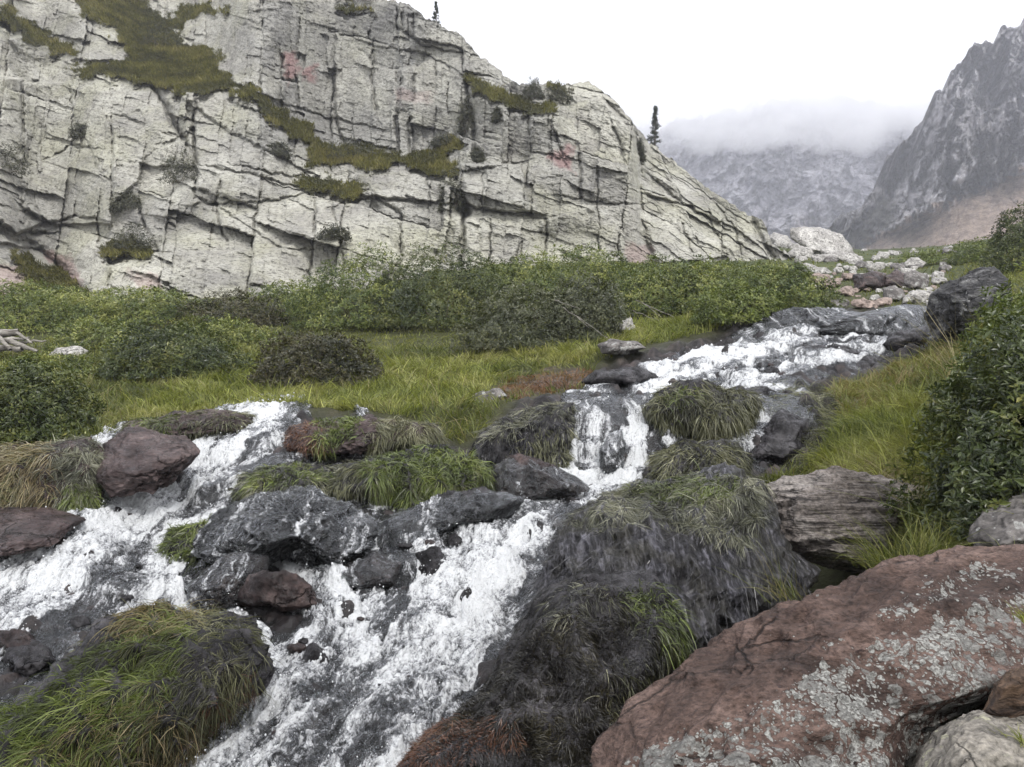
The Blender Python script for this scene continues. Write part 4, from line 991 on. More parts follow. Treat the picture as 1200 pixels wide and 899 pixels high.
CRACK = [ # points, half width px, depth m, step m (right / lower side pushed back)
 ([(26,95),(27,205)],1.6,.5,.0),([(84,90),(83,125),(88,146),(98,160)],1.3,.4,.1),([(130,138),(132,165),(131,240)],1.2,.35,-.1),
 ([(178,96),(192,120),(208,150),(220,176),(229,192)],3.4,.9,.3),([(228,120),(226,158),(231,194),(228,232),(240,238),(253,240)],2.2,.7,-.5),
 ([(258,212),(254,240),(257,258),(266,282)],1.5,.4,.15),([(163,248),(174,272),(183,296)],2.2,.6,-.25),([(30,245),(46,258),(60,261),(82,254),(114,257)],1.6,.5,.3),
 ([(-10,256),(20,274),(52,272)],2.6,.8,.4),([(-5,268),(50,292),(78,320),(105,348)],4,.8,.2),([(115,250),(116,290)],1.6,.5,.2),
 ([(127,308),(128,335),(140,342)],1.8,.5,-.25),([(145,300),(182,296)],1.8,.6,.35),([(66,180),(86,170),(105,172)],1.3,.4,.2),([(103,165),(115,200),(131,212)],1.2,.3,.1),
 ([(370,222),(368,290),(362,330)],1.4,.45,.1),([(388,236),(400,292),(404,330)],1.2,.35,.1),([(230,128),(270,155),(300,170),(332,186),(357,202)],1.6,.4,.25),
 ([(169,-10),(169,22)],1.2,.4,.1),([(194,-10),(195,22)],1.2,.4,.1),([(241,28),(242,50)],1.2,.4,0),([(330,64),(330,122)],1.6,.6,.5),
 ([(392,78),(392,135),(403,168)],1.8,.6,.2),([(433,38),(437,100),(441,128)],1.7,.6,-.2),([(480,138),(479,184)],2.0,.6,.2),
 ([(546,90),(550,130),(556,160),(557,186)],3.2,.9,-.3),([(534,205),(546,250)],6,1.3,0),([(543,250),(541,312)],2.6,.9,-.2),([(566,195),(566,242)],1.1,.3,.1),
 ([(536,236),(570,247),(605,250),(622,250)],2.2,.7,.5),([(575,255),(574,312)],1.2,.4,0),([(611,284),(612,312)],1.1,.4,0),([(650,152),(660,182)],1.4,.5,.2),
 ([(680,180),(682,232)],1.5,.5,.2),([(640,258),(641,292)],1.4,.5,.2),([(720,150),(731,182)],1.6,.5,.2),([(745,158),(749,200),(750,240),(755,280),(767,310)],3.2,1.0,-.4),
 ([(770,212),(800,238),(842,262)],1.6,.5,.3),([(756,228),(800,240),(832,256),(852,300)],1.4,.45,.3),([(878,248),(893,284),(906,302)],3.0,.9,-.3),
 ([(415,176),(470,186),(545,202),(604,190)],1.4,.4,.25),([(398,240),(440,230),(534,240)],1.3,.4,.2),([(468,33),(500,55),(543,62)],1.6,.5,.3),([(375,30),(440,55),(500,62),(545,90)],1.3,.35,.2),
 ([(330,122),(392,140),(440,150)],1.3,.35,.2),([(284,195),(330,205),(348,206)],1.2,.35,.2),([(228,240),(300,238),(368,226)],1.3,.35,.15),([(253,240),(330,292),(370,292)],1.0,.25,.1),
 ([(440,232),(470,250),(470,300)],1.6,.5,.2),([(500,205),(505,240)],1.1,.3,.1),([(620,130),(622,178),(650,182)],1.3,.4,.2),([(700,200),(702,300)],1.2,.35,.1),([(660,230),(720,240),(748,238)],1.2,.35,.2),
 ([(800,262),(812,300)],1.2,.4,.1),([(840,240),(862,270),(870,300)],1.3,.4,.1),([(-60,120),(26,130)],1.2,.3,.1),([(200,165),(218,160),(226,150)],1.4,.4,.2),
]
ncol, nrow = 1480, 600
pxs = np.linspace(-330, 938, ncol)
rid = np.interp(pxs, *zip(*RIDGE)); f1, f2, rr, _, _ = vor2(pxs / 13, pxs * 0, 400)
rid = rid + (rr(1) - .5) * 5 + 2.5 * fbm2(pxs / 9, pxs * 0, 3, 401)
bas = np.interp(pxs, *zip(*BASE)) + 30
t = np.linspace(0, 1, nrow)[:, None]
cx = np.broadcast_to(pxs, (nrow, ncol)); cy = bas + (rid - bas) * t
wx_, wy_ = cx + 3 * fbm2(cx / 40, cy / 40, 3, 410) + 1.2 * fbm2(cx / 6, cy / 6, 2, 411), cy + 3 * fbm2(cx / 40, cy / 40, 3, 414) + 1.2 * fbm2(cx / 6, cy / 6, 2, 412)
ledm = np.zeros(cx.shape)
lx, ly = cx + 10 * fbm2(cx / 22, cy / 14, 4, 415, .6), cy + 8 * fbm2(cx / 22, cy / 14, 4, 416, .6)
for pl in LEDGE: ledm = np.maximum(ledm, sstep(3, -3, sd_poly(lx, ly, pl)))
steepz = sstep(240, 330, cx) * sstep(700, 620, cx) * sstep(215, 170, cy) * sstep(-20, 20, cy)
slabz = sstep(735, 765, wx_)
slope = .046 - .022 * steepz + .03 * slabz + .02 * fbm2(cx / 120, cy / 60, 2, 417)
Y0b = np.interp(pxs, [-400, 0, 340, 480, 700, 938], [27.5, 26, 25.5, 26.5, 27.5, 30])
dcy = -np.diff(cy, axis=0)
ter = np.concatenate([np.zeros((1, ncol)), np.cumsum(.17 * ledm[:-1] * dcy, 0)])
kk = np.exp(-.5 * (np.arange(-75, 76) / 28.0) ** 2); kk /= kk.sum()
ter = np.apply_along_axis(lambda r: np.convolve(np.pad(r, 75, 'edge'), kk, 'valid'), 1, ter)
cY = Y0b + np.concatenate([np.zeros((1, ncol)), np.cumsum(np.maximum(slope[:-1], .008) * dcy, 0)]) + ter
veg = ledm.copy()
rough_ = 1 - .55 * sstep(235, 270, wx_) * sstep(470, 420, wx_) * sstep(215, 240, wy_) - .3 * slabz
def blocks(sx, sy, lean, dip, seed, off, tilt, ck, cw, keep=.5):
    """joint sets: near vertical joints, each column cut by its own dipping joints into blocks that stand proud, recess and tilt"""
    u = (wx_ + lean * wy_) / sx; v = (wy_ - dip * wx_) / sy
    a1, a2, ru, ddx, _ = vor2(u, u * 0 + .5, seed)
    cid = np.floor(ru(7) * 9973)
    b1, b2, rv, ddy, _ = vor2(v + 3.3 * ru(5), cid + .5, seed + 1)
    eu, ev = (a2 - a1) * sx, (b2 - b1) * sy
    h = off * (rv(1) - .5) * 2 + tilt * ((rv(2) - .5) * ddx + (rv(3) - .5) * ddy) * 2
    on = sstep(keep, keep + .25, .5 + .9 * fbm2(cx / 45, cy / 45, 3, seed + 7))
    return h + ck * on * np.maximum(np.exp(-(eu / cw) ** 2), .8 * np.exp(-(ev / cw) ** 2))
def cell_tone(sx, sy, lean, dip, seed):
    u = (wx_ + lean * wy_) / sx; v = (wy_ - dip * wx_) / sy
    ru = vor2(u, u * 0 + .5, seed)[2]; return vor2(v + 3.3 * ru(5), np.floor(ru(7) * 9973) + .5, seed + 1)[2](11)
tone = np.clip(.62 * ((1 - steepz) * cell_tone(112, 80, .12, .32, 420) + steepz * cell_tone(60, 105, .03, .25, 421)) + .38 * cell_tone(33, 24, .1, .34, 424) + .25 * fbm2(cx / 90, cy / 60, 3, 475), 0, 1)
W1 = 1 - steepz; left = sstep(250, 200, wx_)
dis = W1 * blocks(112, 80, .12, .32, 420, .62, 1.5, .45, 1.5, .40) + steepz * blocks(60, 105, .03, .25, 421, .42, 1.1, .5, 1.6, .38)
dis = dis + rough_ * (W1 * (1 - slabz) * blocks(33, 24, .1, .34, 424, .10, .46, .22, 1.1, .92) + steepz * blocks(19, 40, .02, .2, 425, .12, .42, .30, 1.1, .66))
dis = dis + slabz * (blocks(75, 17, -.45, .62, 426, .16, .5, .3, 1.3, .45) + blocks(26, 9, -.5, .7, 427, .05, .2, .12, 1.0, .5))
dis = dis + rough_ * (1 - .5 * slabz) * blocks(11, 8, .1, .3, 428, .03, .10, .06, .9, .7)
dis = dis + .18 * fbm2(cx / 60, cy / 60, 3, 430) + .055 * (.4 + .6 * rough_) * fbm2((cx + cy * .3) / 10, (cy - .35 * cx) / 4.5, 5, 431, .62) + .03 * fbm2(cx / 2.4, cy / 2.0, 2, 433)
FACET = [  # outline, offset m, tilt in x, tilt in y (m per photo pixel): the big slabs and overhangs one can tell apart
 ([(228,118),(262,100),(300,110),(345,140),(430,205),(440,232),(370,222),(300,205),(255,196),(229,195)],-.15,0,-.035),
 ([(229,195),(300,208),(368,224),(360,236),(254,240),(229,232)],-.3,0,.055),
 ([(125,312),(180,297),(330,292),(440,236),(470,300),(430,345),(130,360)],-.55,0,-.018),
 ([(28,100),(84,95),(98,160),(70,178),(28,200)],-.2,.012,.02),
 ([(28,200),(70,180),(104,172),(115,200),(131,212),(131,262),(60,262),(28,245)],-.4,0,-.022),
 ([(-40,80),(26,95),(27,205),(-40,200)],-.7,.012,.055),
 ([(-40,205),(20,200),(50,262),(20,274),(-40,256)],-.4,0,-.04),
 ([(-40,278),(50,292),(100,345),(-40,350)],.3,0,-.05),
 ([(176,96),(228,118),(228,190),(218,175)],.9,0,.02),
 ([(133,140),(165,130),(190,165),(170,185),(160,215),(132,240)],-.3,.008,-.02),
 ([(165,192),(226,195),(228,232),(210,255),(165,250)],.2,0,-.03),
 ([(138,225),(163,248),(182,296),(128,310),(116,290),(115,250)],.25,0,.02),
 ([(540,194),(612,192),(622,250),(570,247),(536,236)],-.75,0,.08),
 ([(440,236),(534,240),(543,312),(470,305)],.15,0,.03),
 ([(378,175),(430,178),(500,190),(534,205),(534,238),(445,232)],.0,0,-.06),
 ([(420,60),(470,56),(505,66),(490,80),(440,78)],.45,0,.03),
 ([(262,20),(330,10),(332,122),(275,95)],-.3,0,-.015),
 ([(622,130),(700,115),(745,158),(750,240),(650,240),(622,180)],-.3,0,.025),
 ([(705,115),(738,140),(765,165),(790,190),(750,200),(745,158)],.15,.01,-.05),
 ([(545,255),(640,258),(700,240),(702,300),(545,315)],-.2,0,.01),
 ([(756,228),(832,256),(852,300),(767,312)],-.2,0,-.03),
 ([(60,22),(100,20),(145,40),(152,70),(85,70),(95,58)],-.3,0,-.03),
 ([(10,45),(40,38),(75,66),(30,72)],-.45,0,.03)]
overhang_shade = np.zeros(cx.shape)
for pl, of, ga, gb in FACET:
    pa = np.array(pl, float); c0 = pa.mean(0); gb = math.copysign(min(abs(gb), 1.1 / np.ptp(pa[:, 1])), gb)
    bi = np.nonzero((wx_ > pa[:, 0].min() - 4) & (wx_ < pa[:, 0].max() + 4) & (wy_ > pa[:, 1].min() - 4) & (wy_ < pa[:, 1].max() + 4))
    k_ = sstep(1.6, -1.6, sd_poly(wx_[bi], wy_[bi], pl))
    dis[bi] += k_ * (of + ga * (cx[bi] - c0[0]) + gb * (cy[bi] - c0[1]))
    overhang_shade[bi] = np.maximum(overhang_shade[bi], k_ * np.clip(gb * 9, 0, .6))  # overhanging facets get shade painted in as grey
qx, qy = cx + 2.5 * fbm2(cx / 12, cy / 12, 3, 440), cy + 2.5 * fbm2(cx / 12, cy / 12, 3, 441)
for pts, hw, dep, stp in CRACK:
    xs, ys = [p[0] for p in pts], [p[1] for p in pts]
    bi = np.nonzero((qx > min(xs) - 30) & (qx < max(xs) + 30) & (qy > min(ys) - 30) & (qy < max(ys) + 30))
    D, T, A, I = d_line(qx[bi], qy[bi], pts)
    dis[bi] += np.exp(-(D / hw) ** 2) * dep * .9 + stp * sstep(-1.5, 1.5, T) * sstep(26, 4, D)
la = np.concatenate([ledm[10:], np.repeat(ledm[-1:], 10, 0)])
dis = dis * (1 - .75 * ledm) - .22 * ledm + .45 * la * (1 - ledm)
edge_t = sstep(1.0, .97, t)
cY = cY + dis
# the back of the hill
nb_ = 26
bt = np.linspace(0, 1, nb_ + 1)[1:, None]
bY = cY[-1] + bt * 26 + 3 * bt * fbm2(pxs / 60, bt * 4, 2, 450)
V1 = P(cx, cy, cY); V2 = V1[-1][None].repeat(nb_, 0).copy()
V2[..., 1] = bY; V2[..., 0] = V1[-1, :, 0] * (bY / cY[-1]); V2[..., 2] = V1[-1, :, 2] + 1.2 * np.sin(bt * 1.2) - bt ** 2 * (V1[-1, :, 2] + 2)
CV = np.concatenate([V1, V2]).reshape(-1, 3)
pink = np.zeros(cx.shape)
for pl, a in [([(330,64),(346,62),(352,82),(336,98)],1),([(354,80),(370,77),(370,96),(358,92)],1),([(640,184),(655,174),(670,170),(670,202),(656,196)],.9),([(150,318),(185,322),(190,340),(160,338)],.55),([(-40,308),(20,312),(60,348),(-40,350)],.6),([(50,292),(80,300),(105,345),(85,345)],.7),([(735,285),(765,290),(765,315),(735,312)],.5),([(465,105),(510,108),(500,122),(465,118)],.35)]:
    pink = np.maximum(pink, a * sstep(4, -4, sd_poly(cx + 5 * fbm2(cx / 10, cy / 10, 3, 460), cy + 5 * fbm2(cx / 10, cy / 10, 3, 461), pl)))
greyz = np.clip(overhang_shade * .6 + steepz * .8 + sstep(300, 200, cx) * 0 + .45 * fbm2(cx / 80, cy / 60, 3, 470) + .6 * sstep(12, -12, sd_poly(cx, cy, [(536,195),(610,192),(625,245),(540,240)])), 0, 1)  # steep wall's own grey, plus painted shade on overhangs and the jutting block
ext = lambda a, val=0.0: np.concatenate([a, np.broadcast_to(a[-1] if val is None else np.full(ncol, val), (nb_, ncol))]).ravel()
m = NT('pale_granite'); v = m.obj()
n1 = m.noise(v, .5, 6, .65, .4); n2 = m.noise(m.obj((1, 1, 1.6), (0, .35, 0)), 3.2, 6, .7); n3 = m.noise(v, 7, 4, .75); n4 = m.noise(m.obj((.8, .8, 2.6), (0, .45, 0)), 5.5, 5, .72, .6)
c = m.ramp(n1, [(.36, (.30, .288, .262)), (.5, (.40, .388, .345)), (.64, (.50, .488, .44))])
c = m.mix(m.ramp(m.noise(v, .28, 5, .6), [(.48, 0.0), (.6, .36)]), c, (.37, .365, .245))
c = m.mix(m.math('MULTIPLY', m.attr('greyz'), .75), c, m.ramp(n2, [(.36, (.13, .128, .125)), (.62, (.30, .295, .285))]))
c = m.mix(m.ramp(n2, [(.34, .6), (.47, 0.0)]), c, (.14, .135, .13))
c = m.mix(m.ramp(n4, [(.37, .8), (.45, 0.0)]), c, (.08, .077, .073))
c = m.mix(m.ramp(n3, [(.38, .7), (.46, 0.0)]), c, (.12, .115, .11))
c = m.mix(m.ramp(n3, [(.58, 0.0), (.68, .5)]), c, (.55, .54, .5))
c = m.mix(1.0, c, m.ramp(m.attr('tone'), [(0.0, (.70, .70, .705)), (1.0, (1.04, 1.04, 1.0))]), 'MULTIPLY')
c = m.mix(m.attr('pink'), c, m.ramp(n2, [(.36, (.16, .10, .096)), (.64, (.33, .23, .215))]))
c = m.mix(m.attr('veg'), c, m.ramp(n3, [(.3, (.022, .022, .011)), (.7, (.07, .072, .026))]))
nb = m.bump(m.math('ADD', m.math('MULTIPLY', n2, .8), m.math('ADD', m.math('MULTIPLY', n3, .3), m.math('MULTIPLY', n4, .8))), .9, .10)
tag(mesh('rocky_hill', CV, gridf(nrow + nb_, ncol), m.done(m.bsdf(c, .88, nb, .2)),
         attrs={'tone': ext(tone, None), 'pink': ext(pink), 'veg': ext(veg), 'greyz': ext(greyz)}), kind='structure')
def on_cliff(px, py):
    i = np.clip(np.round((np.asarray(px) + 330) / 1268 * (ncol - 1)).astype(int), 0, ncol - 1)
    j = np.clip(np.round((np.asarray(py) - bas[i]) / (rid[i] - bas[i]) * (nrow - 1)).astype(int), 0, nrow - 1)
    return V1[j, i]
# turf on the ledges
pr = (ledm > .5).ravel() * (np.linalg.norm(np.cross(np.gradient(V1, axis=1), np.gradient(V1, axis=0)), axis=-1)).ravel()
idx = rng.choice(pr.size, 95000, p=pr / pr.sum())
B = V1.reshape(-1, 3)[idx] + rng.normal(0, .03, (95000, 3)); N = len(B)
cl = noise3(B * .5, 480) + .5 * noise3(B * 1.7, 481)
d = np.array([0, -.35, 1.0]) + rng.normal(0, .4, (N, 3))
v, f, c = blades(B, d, .17 * np.exp(rng.normal(0, .35, N)) * (1 + .7 * cl), np.full(N, .034) * rng.uniform(.6, 1.3, N), np.stack([rng.normal(0, .2, N), rng.normal(-.2, .2, N), -rng.uniform(.1, .6, N)], 1),
                 palette(N, [(.035,.034,.014), (.075,.07,.022), (.125,.118,.036), (.2,.175,.075)], .45 + .8 * cl), 2)
tag(mesh('ledge_grass', v, f, M_grass, attrs={'col': c}), kind='stuff')
DK = [(.02,.022,.012), (.035,.037,.02), (.06,.06,.032), (.085,.08,.045)]
for cx_, cy_, w, h, lb in [
 (212,212,40,34,'dark shrub filling the corner left of the big smooth slab edge'),
 (150,246,34,20,'flat dark shrub on a small ledge in the left cliff'),
 (157,292,46,24,'dark shrub on the sloping ledge above the pale slab foot'),
 (10,200,44,30,'dark shrub in the crack at the left edge of the cliff'),
 (190,54,46,36,'dark round shrub on the high grass terrace'),
 (97,162,26,16,'small dark shrub in a notch of the left cliff'),
 (392,280,34,14,'thin dark shrub on a ledge of the pale slab'),
 (528,246,30,46,'dark tall shrub in the deep crevice beside the grey block'),
 (548,155,24,40,'dull shrub in the vertical cleft of the upper wall'),
 (560,190,18,14,'small shrub under the vertical cleft above the grey block'),
 (520,172,30,14,'low shrub on the ledge left of the vertical cleft'),
 (416,186,60,22,'dark low shrub on the middle grass ledge'),
 (325,184,26,18,'small brown shrub in the bedding crack above the smooth slab'),
 (624,116,22,22,'upright small shrub on the upper right grass ledge'),
 (655,120,30,18,'small shrub at the end of the upper right grass ledge'),
 (585,142,14,14,'tiny shrub under the upper right grass ledge'),
 (750,188,10,22,'tiny dark shrub in the cleft below the right pine')]:
    b = on_cliff(cx_, cy_); Y = b[1]
    shrub(lb, b + np.array([0, -.05, 0]), w / F * Y * 1.1, h / F * Y, w / F * Y * .7, 420, .085, DK, .4, 'shrubs growing on the cliff', 'cliff_shrub', stems=4, lump=.3)

tick('cliff')
# ---------------------------------------------------------------- pines on the skyline
def pine(label, px, py, H, lean=0.0, n=64):
    b = on_cliff(px, py) + np.array([0, .25, -.15]); t = thing('pine_tree', label, 'pine tree', b, 'pines on the skyline')
    s_ = np.linspace(0, 1, 8); trunk = b + np.stack([lean * s_, 0 * s_, H * s_ * .97], 1)
    tv, tf = tubes([trunk], [np.linspace(.045, .008, 8) * H / 2], 7); mesh('trunk', tv, tf, M_stem, t, loc=b)
    B, D, NN = [], [], []
    for i in range(n):
        h = .10 + .9 * i / n; r = H * .19 * (1 - h) ** 1.05 * rng.uniform(.5, 1.25) + .012 * H; az = rng.uniform(0, 6.28)
        o = np.array([math.cos(az), math.sin(az), rng.uniform(-.15, .45)])
        c0 = b + np.array([lean * h, 0, H * h])
        for q in range(46):
            s = rng.random() ** .7; B.append(c0 + o * r * s + rng.normal(0, .012 * H, 3)); D.append(o + rng.normal(0, .6, 3) + np.array([0, 0, .35])); NN.append(rng.normal(size=3))
    B, D, NN = map(np.array, (B, D, NN)); N = len(B)
    v, f, c = leaves(B, D, NN, np.full(N, .036 * H) * rng.uniform(.6, 1.3, N), np.full(N, .014 * H), palette(N, [(.012,.018,.012), (.022,.03,.02), (.04,.05,.03)]))
    mesh('crown', v, f, M_leaf, t, {'col': c}, smooth=False, loc=b)
Yp = on_cliff(768, 168)[1]
pine('slender dark pine on the right shoulder of the cliff against the cloud', 768, 172, 52 / F * Yp, .05)
Yp = on_cliff(511, 28)[1]
pine('small dark pine on the upper cliff skyline at the top of the photo', 511, 32, 36 / F * Yp, -.03)

tick('pines')
# ---------------------------------------------------------------- mountains behind
def relief(name, x0, x1, nc, nr, top, bot, Yf, mat, disp, attrs, back=300, jag=1.0):
    a = np.linspace(x0, x1, nc); tt = np.linspace(0, 1, nr)[:, None]
    ra = np.interp(a, *zip(*top)); f1, f2, rq, _, _ = vor2(a / 11, a * 0 + .5, 507); ra = ra + jag * (5 * fbm2(a / 20, a * 0 + 2, 4, 501, .6) + 9 * (rq(1) - .5) * np.clip(1.6 - f1 * 2, 0, 1)); rb = np.interp(a, *zip(*bot))
    x, y = np.broadcast_to(a, (nr, nc)), rb + (ra - rb) * tt
    Y = Yf(x, y); V = P(x, y, Y); Y = Y + disp(x, y, V); V = P(x, y, Y)
    k = 12; bt = np.linspace(0, 1, k + 1)[1:, None, None]
    Vb = V[-1][None] + bt * np.array([0, back, -back * .9]); Vb[..., 2] += 0
    al = {q: np.concatenate([w(x, y), np.zeros((k, nc))]).ravel() for q, w in attrs.items()}
    return tag(mesh(name, np.concatenate([V, Vb]).reshape(-1, 3), gridf(nr + k, nc), mat, attrs=al), kind='structure')
def mount_mat(name, scale, lo, hi):
    m = NT(name); v = m.obj()
    n1 = m.noise(m.obj((1, .6, .8), (0, .5, 0)), scale, 9, .72); n2 = m.noise(v, scale * 9, 7, .75)
    mid = tuple((a + b) / 2 for a, b in zip(lo, hi))
    c = m.ramp(n1, [(.38, lo), (.52, mid), (.63, hi)])
    c = m.mix(.8, c, m.ramp(n2, [(.36, .35), (.52, 1.0), (.64, 1.5)]), 'MULTIPLY')
    s = m.ramp(m.noise(m.obj((1, 1, .35)), scale * 5, 8, .7), [(.36, (.19, .142, .112)), (.64, (.43, .335, .27))])
    s = m.mix(.7, s, m.ramp(m.noise(v, scale * 45, 5, .75), [(.38, .45), (.62, 1.5)]), 'MULTIPLY')
    c = m.mix(m.attr('scree'), c, s)
    g = m.ramp(n2, [(.36, (.05, .05, .035)), (.64, (.11, .11, .075))])
    c = m.mix(m.attr('turf'), c, g)
    return m.done(m.bsdf(c, .9, m.bump(m.math('ADD', n1, m.math('MULTIPLY', n2, .5)), 1.0, .25 / scale), .15))
warp = lambda x, y, s, k: (x + 3 * fbm2(x / s, y / s, 3, k), y + 3 * fbm2(x / s, y / s, 3, k + 1))
def crag(x, y, sx, sy, seed, off, tilt):
    f1, f2, r, dx, dy = vor2(x / sx, y / sy, seed)
    return off * (r(1) - .5) * 2 + tilt * ((r(2) - .5) * dx + (r(3) - .5) * dy) * 2
def d_far(x, y, V):
    X, Yw = warp(x, y, 30, 520)
    u, w = X + .55 * Yw, Yw - .35 * X
    return (-22 * fbm2(u / 60, w / 110, 3, 522, .5, True) + crag(u, w, 26, 40, 523, 9, 16) + crag(u, w, 9, 14, 524, 4, 7) + crag(X, Yw, 3.4, 4.5, 525, 1.6, 2.5) - 5 * fbm2(X / 12, Yw / 12, 5, 528, .6))
relief('mountain', 640, 1330, 620, 330, [(640,160),(760,150),(830,134),(880,122),(930,114),(970,112),(1010,118),(1070,126),(1330,90)], [(640,330),(1330,330)],
       lambda x, y: 520 + (320 - y) * .95 + 40 * sstep(900, 700, x), mount_mat('far_mountain_rock', .03, (.14, .135, .16), (.56, .55, .58)), d_far,
       {'scree': lambda x, y: .6 * sstep(255, 290, y + 14 * fbm2(x / 30, y / 30, 3, 530)), 'turf': lambda x, y: .0 * x})
SCR = [(985,310),(1012,284),(1056,262),(1100,242),(1140,226),(1180,208),(1230,190),(1500,120),(1500,360),(1000,360)]
TURF = [(930,330),(990,268),(1024,240),(1040,226),(1050,250),(1020,278),(996,310)]
def d_right(x, y, V):
    X, Yw = warp(x, y, 25, 540)
    u, w = X + .35 * Yw, Yw - .25 * X
    k = 1 - sstep(4, -10, sd_poly(x, y, SCR)) * .95
    k2 = 1 - .7 * sstep(4, -10, sd_poly(x, y, TURF))
    fac = 11 * sstep(1110, 1075, x + .35 * (y - 150)) - 5 * sstep(1075, 1040, x)
    d = -11 * fbm2(u / 50, w / 150, 3, 542, .5, True) + crag(u, w, 22, 60, 543, 5, 11) + crag(u, w, 8, 22, 544, 2.4, 4.5) + crag(X, Yw, 3, 5.5, 545, .9, 1.7) - 2.6 * fbm2(X / 9, Yw / 12, 5, 548, .62)
    for pl, of, ga, gb in [([(1062,196),(1076,150),(1108,128),(1116,160),(1120,216),(1088,232),(1066,226)], 4, -.34, .12), ([(1108,128),(1130,90),(1150,110),(1176,196),(1120,216),(1116,160)], -6, .28, -.05),
                           ([(1034,200),(1062,170),(1066,226),(1040,240)], 5, -.3, 0), ([(1136,60),(1172,40),(1200,60),(1190,140),(1160,120)], 3, -.25, .1), ([(1172,40),(1240,0),(1240,130),(1195,140),(1200,60)], -5, .2, -.05)]:
        pa = np.array(pl, float).mean(0); d = d + sstep(3, -3, sd_poly(X, Yw, pl)) * (of + ga * (x - pa[0]) + gb * (y - pa[1])) * .8
    return (d * 1.6 + fac) * k * k2 - .5 * fbm2(x / 5, y / 5, 3, 549)
def SCR_y(x): return np.interp(x, [p[0] for p in SCR[:8]], [p[1] for p in SCR[:8]])
relief('rocky_mountain', 915, 1560, 760, 420, [(915,296),(945,280),(975,262),(1003,246),(1024,226),(1034,200),(1040,180),(1058,166),(1075,150),(1086,138),(1096,112),(1110,100),(1114,84),(1130,70),(1138,54),(1164,50),(1172,36),(1200,24),(1260,-10),(1400,-60),(1560,-90)], [(915,330),(1560,330)],
       lambda x, y: 210 + .62 * (330 - y) + .55 * 28 * np.logaddexp(0, (1130 - x) / 28) - .35 * 10 * np.logaddexp(0, (SCR_y(x) - y) / 10), mount_mat('right_mountain_rock', .06, (.23, .215, .225), (.47, .455, .465)), d_right,
       {'scree': lambda x, y: sstep(5, -5, sd_poly(x + 9 * fbm2(x / 14, y / 9, 3, 551), y + 9 * fbm2(x / 14, y / 9, 3, 552), SCR)), 'turf': lambda x, y: .85 * sstep(7, -7, sd_poly(x + 9 * fbm2(x / 14, y / 9, 3, 553), y + 9 * fbm2(x / 14, y / 9, 3, 554), TURF))})

tick('mountains')
# ---------------------------------------------------------------- cloud hiding the summit, haze in the valley
def volume_mat(name, dens, col=(1, 1, 1), g=.3):
    m = NT(name); nd = m.n('VolumePrincipled', Color=col, Density=dens, Anisotropy=g)
    m.t.links.new(nd.outputs[0], m.out.inputs[1]); return m.m
CLOUD_D, HAZED = .0135, .0007
a = np.linspace(-300, 1500, 220); prof = [(185, 660), (172, 590), (152, 535), (134, 500), (115, 505), (95, 530), (65, 590), (20, 630)]
rowsF = []
for i, (py, Y) in enumerate(np.stack([np.interp(np.linspace(0, 7, 44), range(8), [p[k] for p in prof]) for k in (0, 1)], 1)):
    n_ = fbm2(a / 55, a * 0 + py / 30, 4, 600)
    rowsF.append(P(a, py + 20 * fbm2(a / 60, a * 0, 4, 604) * min(1, i / 4), np.minimum(Y + 46 * n_ * sstep(0, 6, i), 652)))
front = np.array(rowsF); backv = front.copy(); sc = 660 / front[..., 1]
backv = np.stack([front[..., 0] * sc, np.full(sc.shape, 660.0), front[..., 2] * sc], -1)
nr, nc = front.shape[:2]; FV = np.concatenate([front.reshape(-1, 3), backv.reshape(-1, 3)]); fq = gridf(nr, nc); n0 = nr * nc
def strip(i): i = np.asarray(i); return np.stack([i[:-1], i[1:], i[1:] + n0, i[:-1] + n0], 1)
I = np.arange(n0).reshape(nr, nc)
summit_cloud = mesh('summit_cloud', FV, [fq, fq[:, ::-1] + n0, strip(I[0])[:, ::-1], strip(I[-1]), strip(I[:, 0]), strip(I[:, -1])[:, ::-1]], volume_mat('cloud_air', CLOUD_D, (1, 1, 1), .6))
bm = bmesh.new(); bm.from_mesh(summit_cloud.data); bmesh.ops.recalc_face_normals(bm, faces=bm.faces); bm.to_mesh(summit_cloud.data); bm.free()
tag(summit_cloud, kind='stuff')
hx = np.array([[x, y, z] for z in (-330, 560) for y in (-40, 2600) for x in (-2900, 2900)], float)
haze = mesh('haze', hx, np.array([(0, 2, 3, 1), (4, 5, 7, 6), (0, 1, 5, 4), (2, 6, 7, 3), (0, 4, 6, 2), (1, 3, 7, 5)]), volume_mat('haze_air', HAZED, (.90, .91, 1.0), .3), smooth=False)
tag(haze, kind='stuff')

tick('summit_cloud')
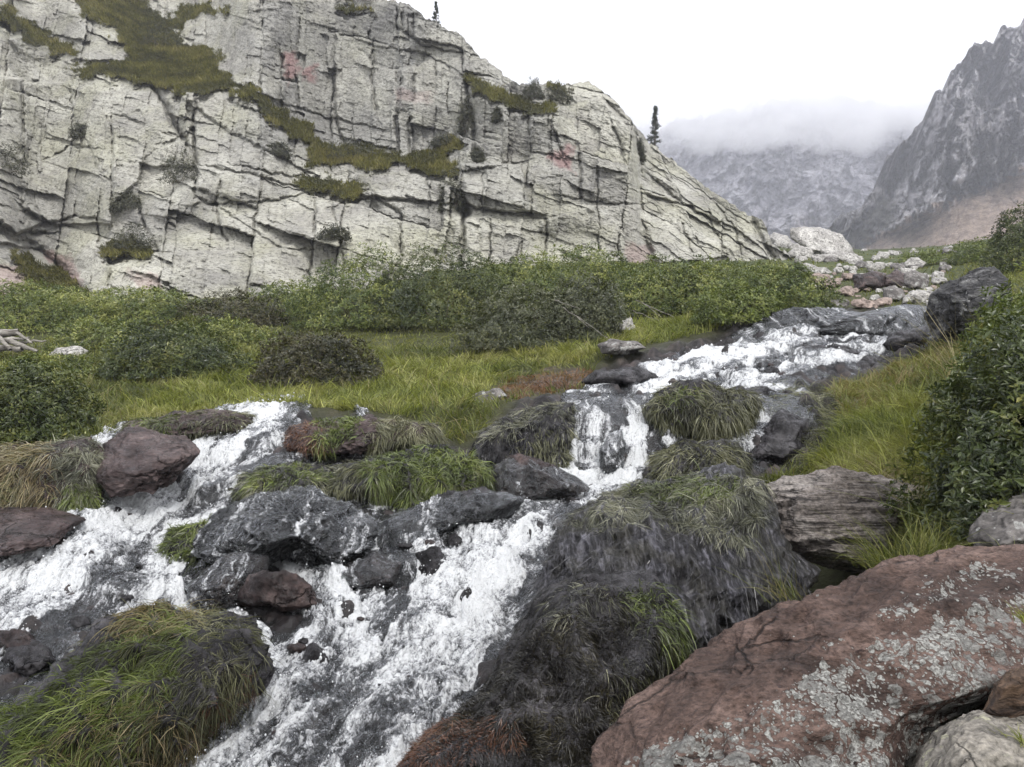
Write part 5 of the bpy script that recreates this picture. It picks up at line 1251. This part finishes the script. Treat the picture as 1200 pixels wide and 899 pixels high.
# ---------------------------------------------------------------- light, sky, camera
SUN_EL, SUN_AZ = math.radians(52), math.radians(152)      # high soft sun behind the viewer's right, through cloud
w = bpy.data.worlds.new('World'); S.world = w; w.use_nodes = True
nt = w.node_tree; nt.nodes.clear()
sky = nt.nodes.new('ShaderNodeTexSky'); sky.sky_type = 'NISHITA'; sky.sun_disc = False
sky.sun_elevation = SUN_EL; sky.sun_rotation = SUN_AZ; sky.air_density = 1.6; sky.dust_density = 6.0; sky.altitude = 2000
hs = nt.nodes.new('ShaderNodeHueSaturation'); hs.inputs['Saturation'].default_value = .12
mx = nt.nodes.new('ShaderNodeMix'); mx.data_type = 'RGBA'; mx.inputs[0].default_value = .75; mx.inputs[7].default_value = (9.0, 9.1, 9.3, 1)
bg = nt.nodes.new('ShaderNodeBackground'); bg.inputs[1].default_value = .15
out = nt.nodes.new('ShaderNodeOutputWorld')
nt.links.new(sky.outputs[0], hs.inputs['Color']); nt.links.new(hs.outputs[0], mx.inputs[6]); nt.links.new(mx.outputs[2], bg.inputs[0]); nt.links.new(bg.outputs[0], out.inputs[0])
L = bpy.data.lights.new('sun', 'SUN'); L.energy = 1.5; L.angle = math.radians(11); L.color = (1, .97, .93)
lo = bpy.data.objects.new('sun', L); COL.objects.link(lo)
from mathutils import Vector
sd = Vector((math.sin(SUN_AZ) * math.cos(SUN_EL), math.cos(SUN_AZ) * math.cos(SUN_EL), math.sin(SUN_EL)))
lo.rotation_euler = sd.to_track_quat('Z', 'Y').to_euler(); lo.location = sd * 50
cam = bpy.data.cameras.new('camera'); cam.sensor_width = 36; cam.lens = 27; cam.clip_start = .05; cam.clip_end = 6000
co = bpy.data.objects.new('camera', cam); COL.objects.link(co); co.rotation_euler = (math.pi / 2, 0, 0); S.camera = co
S.view_settings.view_transform = 'Standard'; S.view_settings.look = 'None'; S.view_settings.exposure = .66; S.view_settings.gamma = 1
S.view_settings.use_curve_mapping = False
cy_ = S.cycles; cy_.use_denoising = True; cy_.max_bounces = 14; cy_.diffuse_bounces = 3; cy_.glossy_bounces = 3; cy_.volume_bounces = 12; cy_.transparent_max_bounces = 10
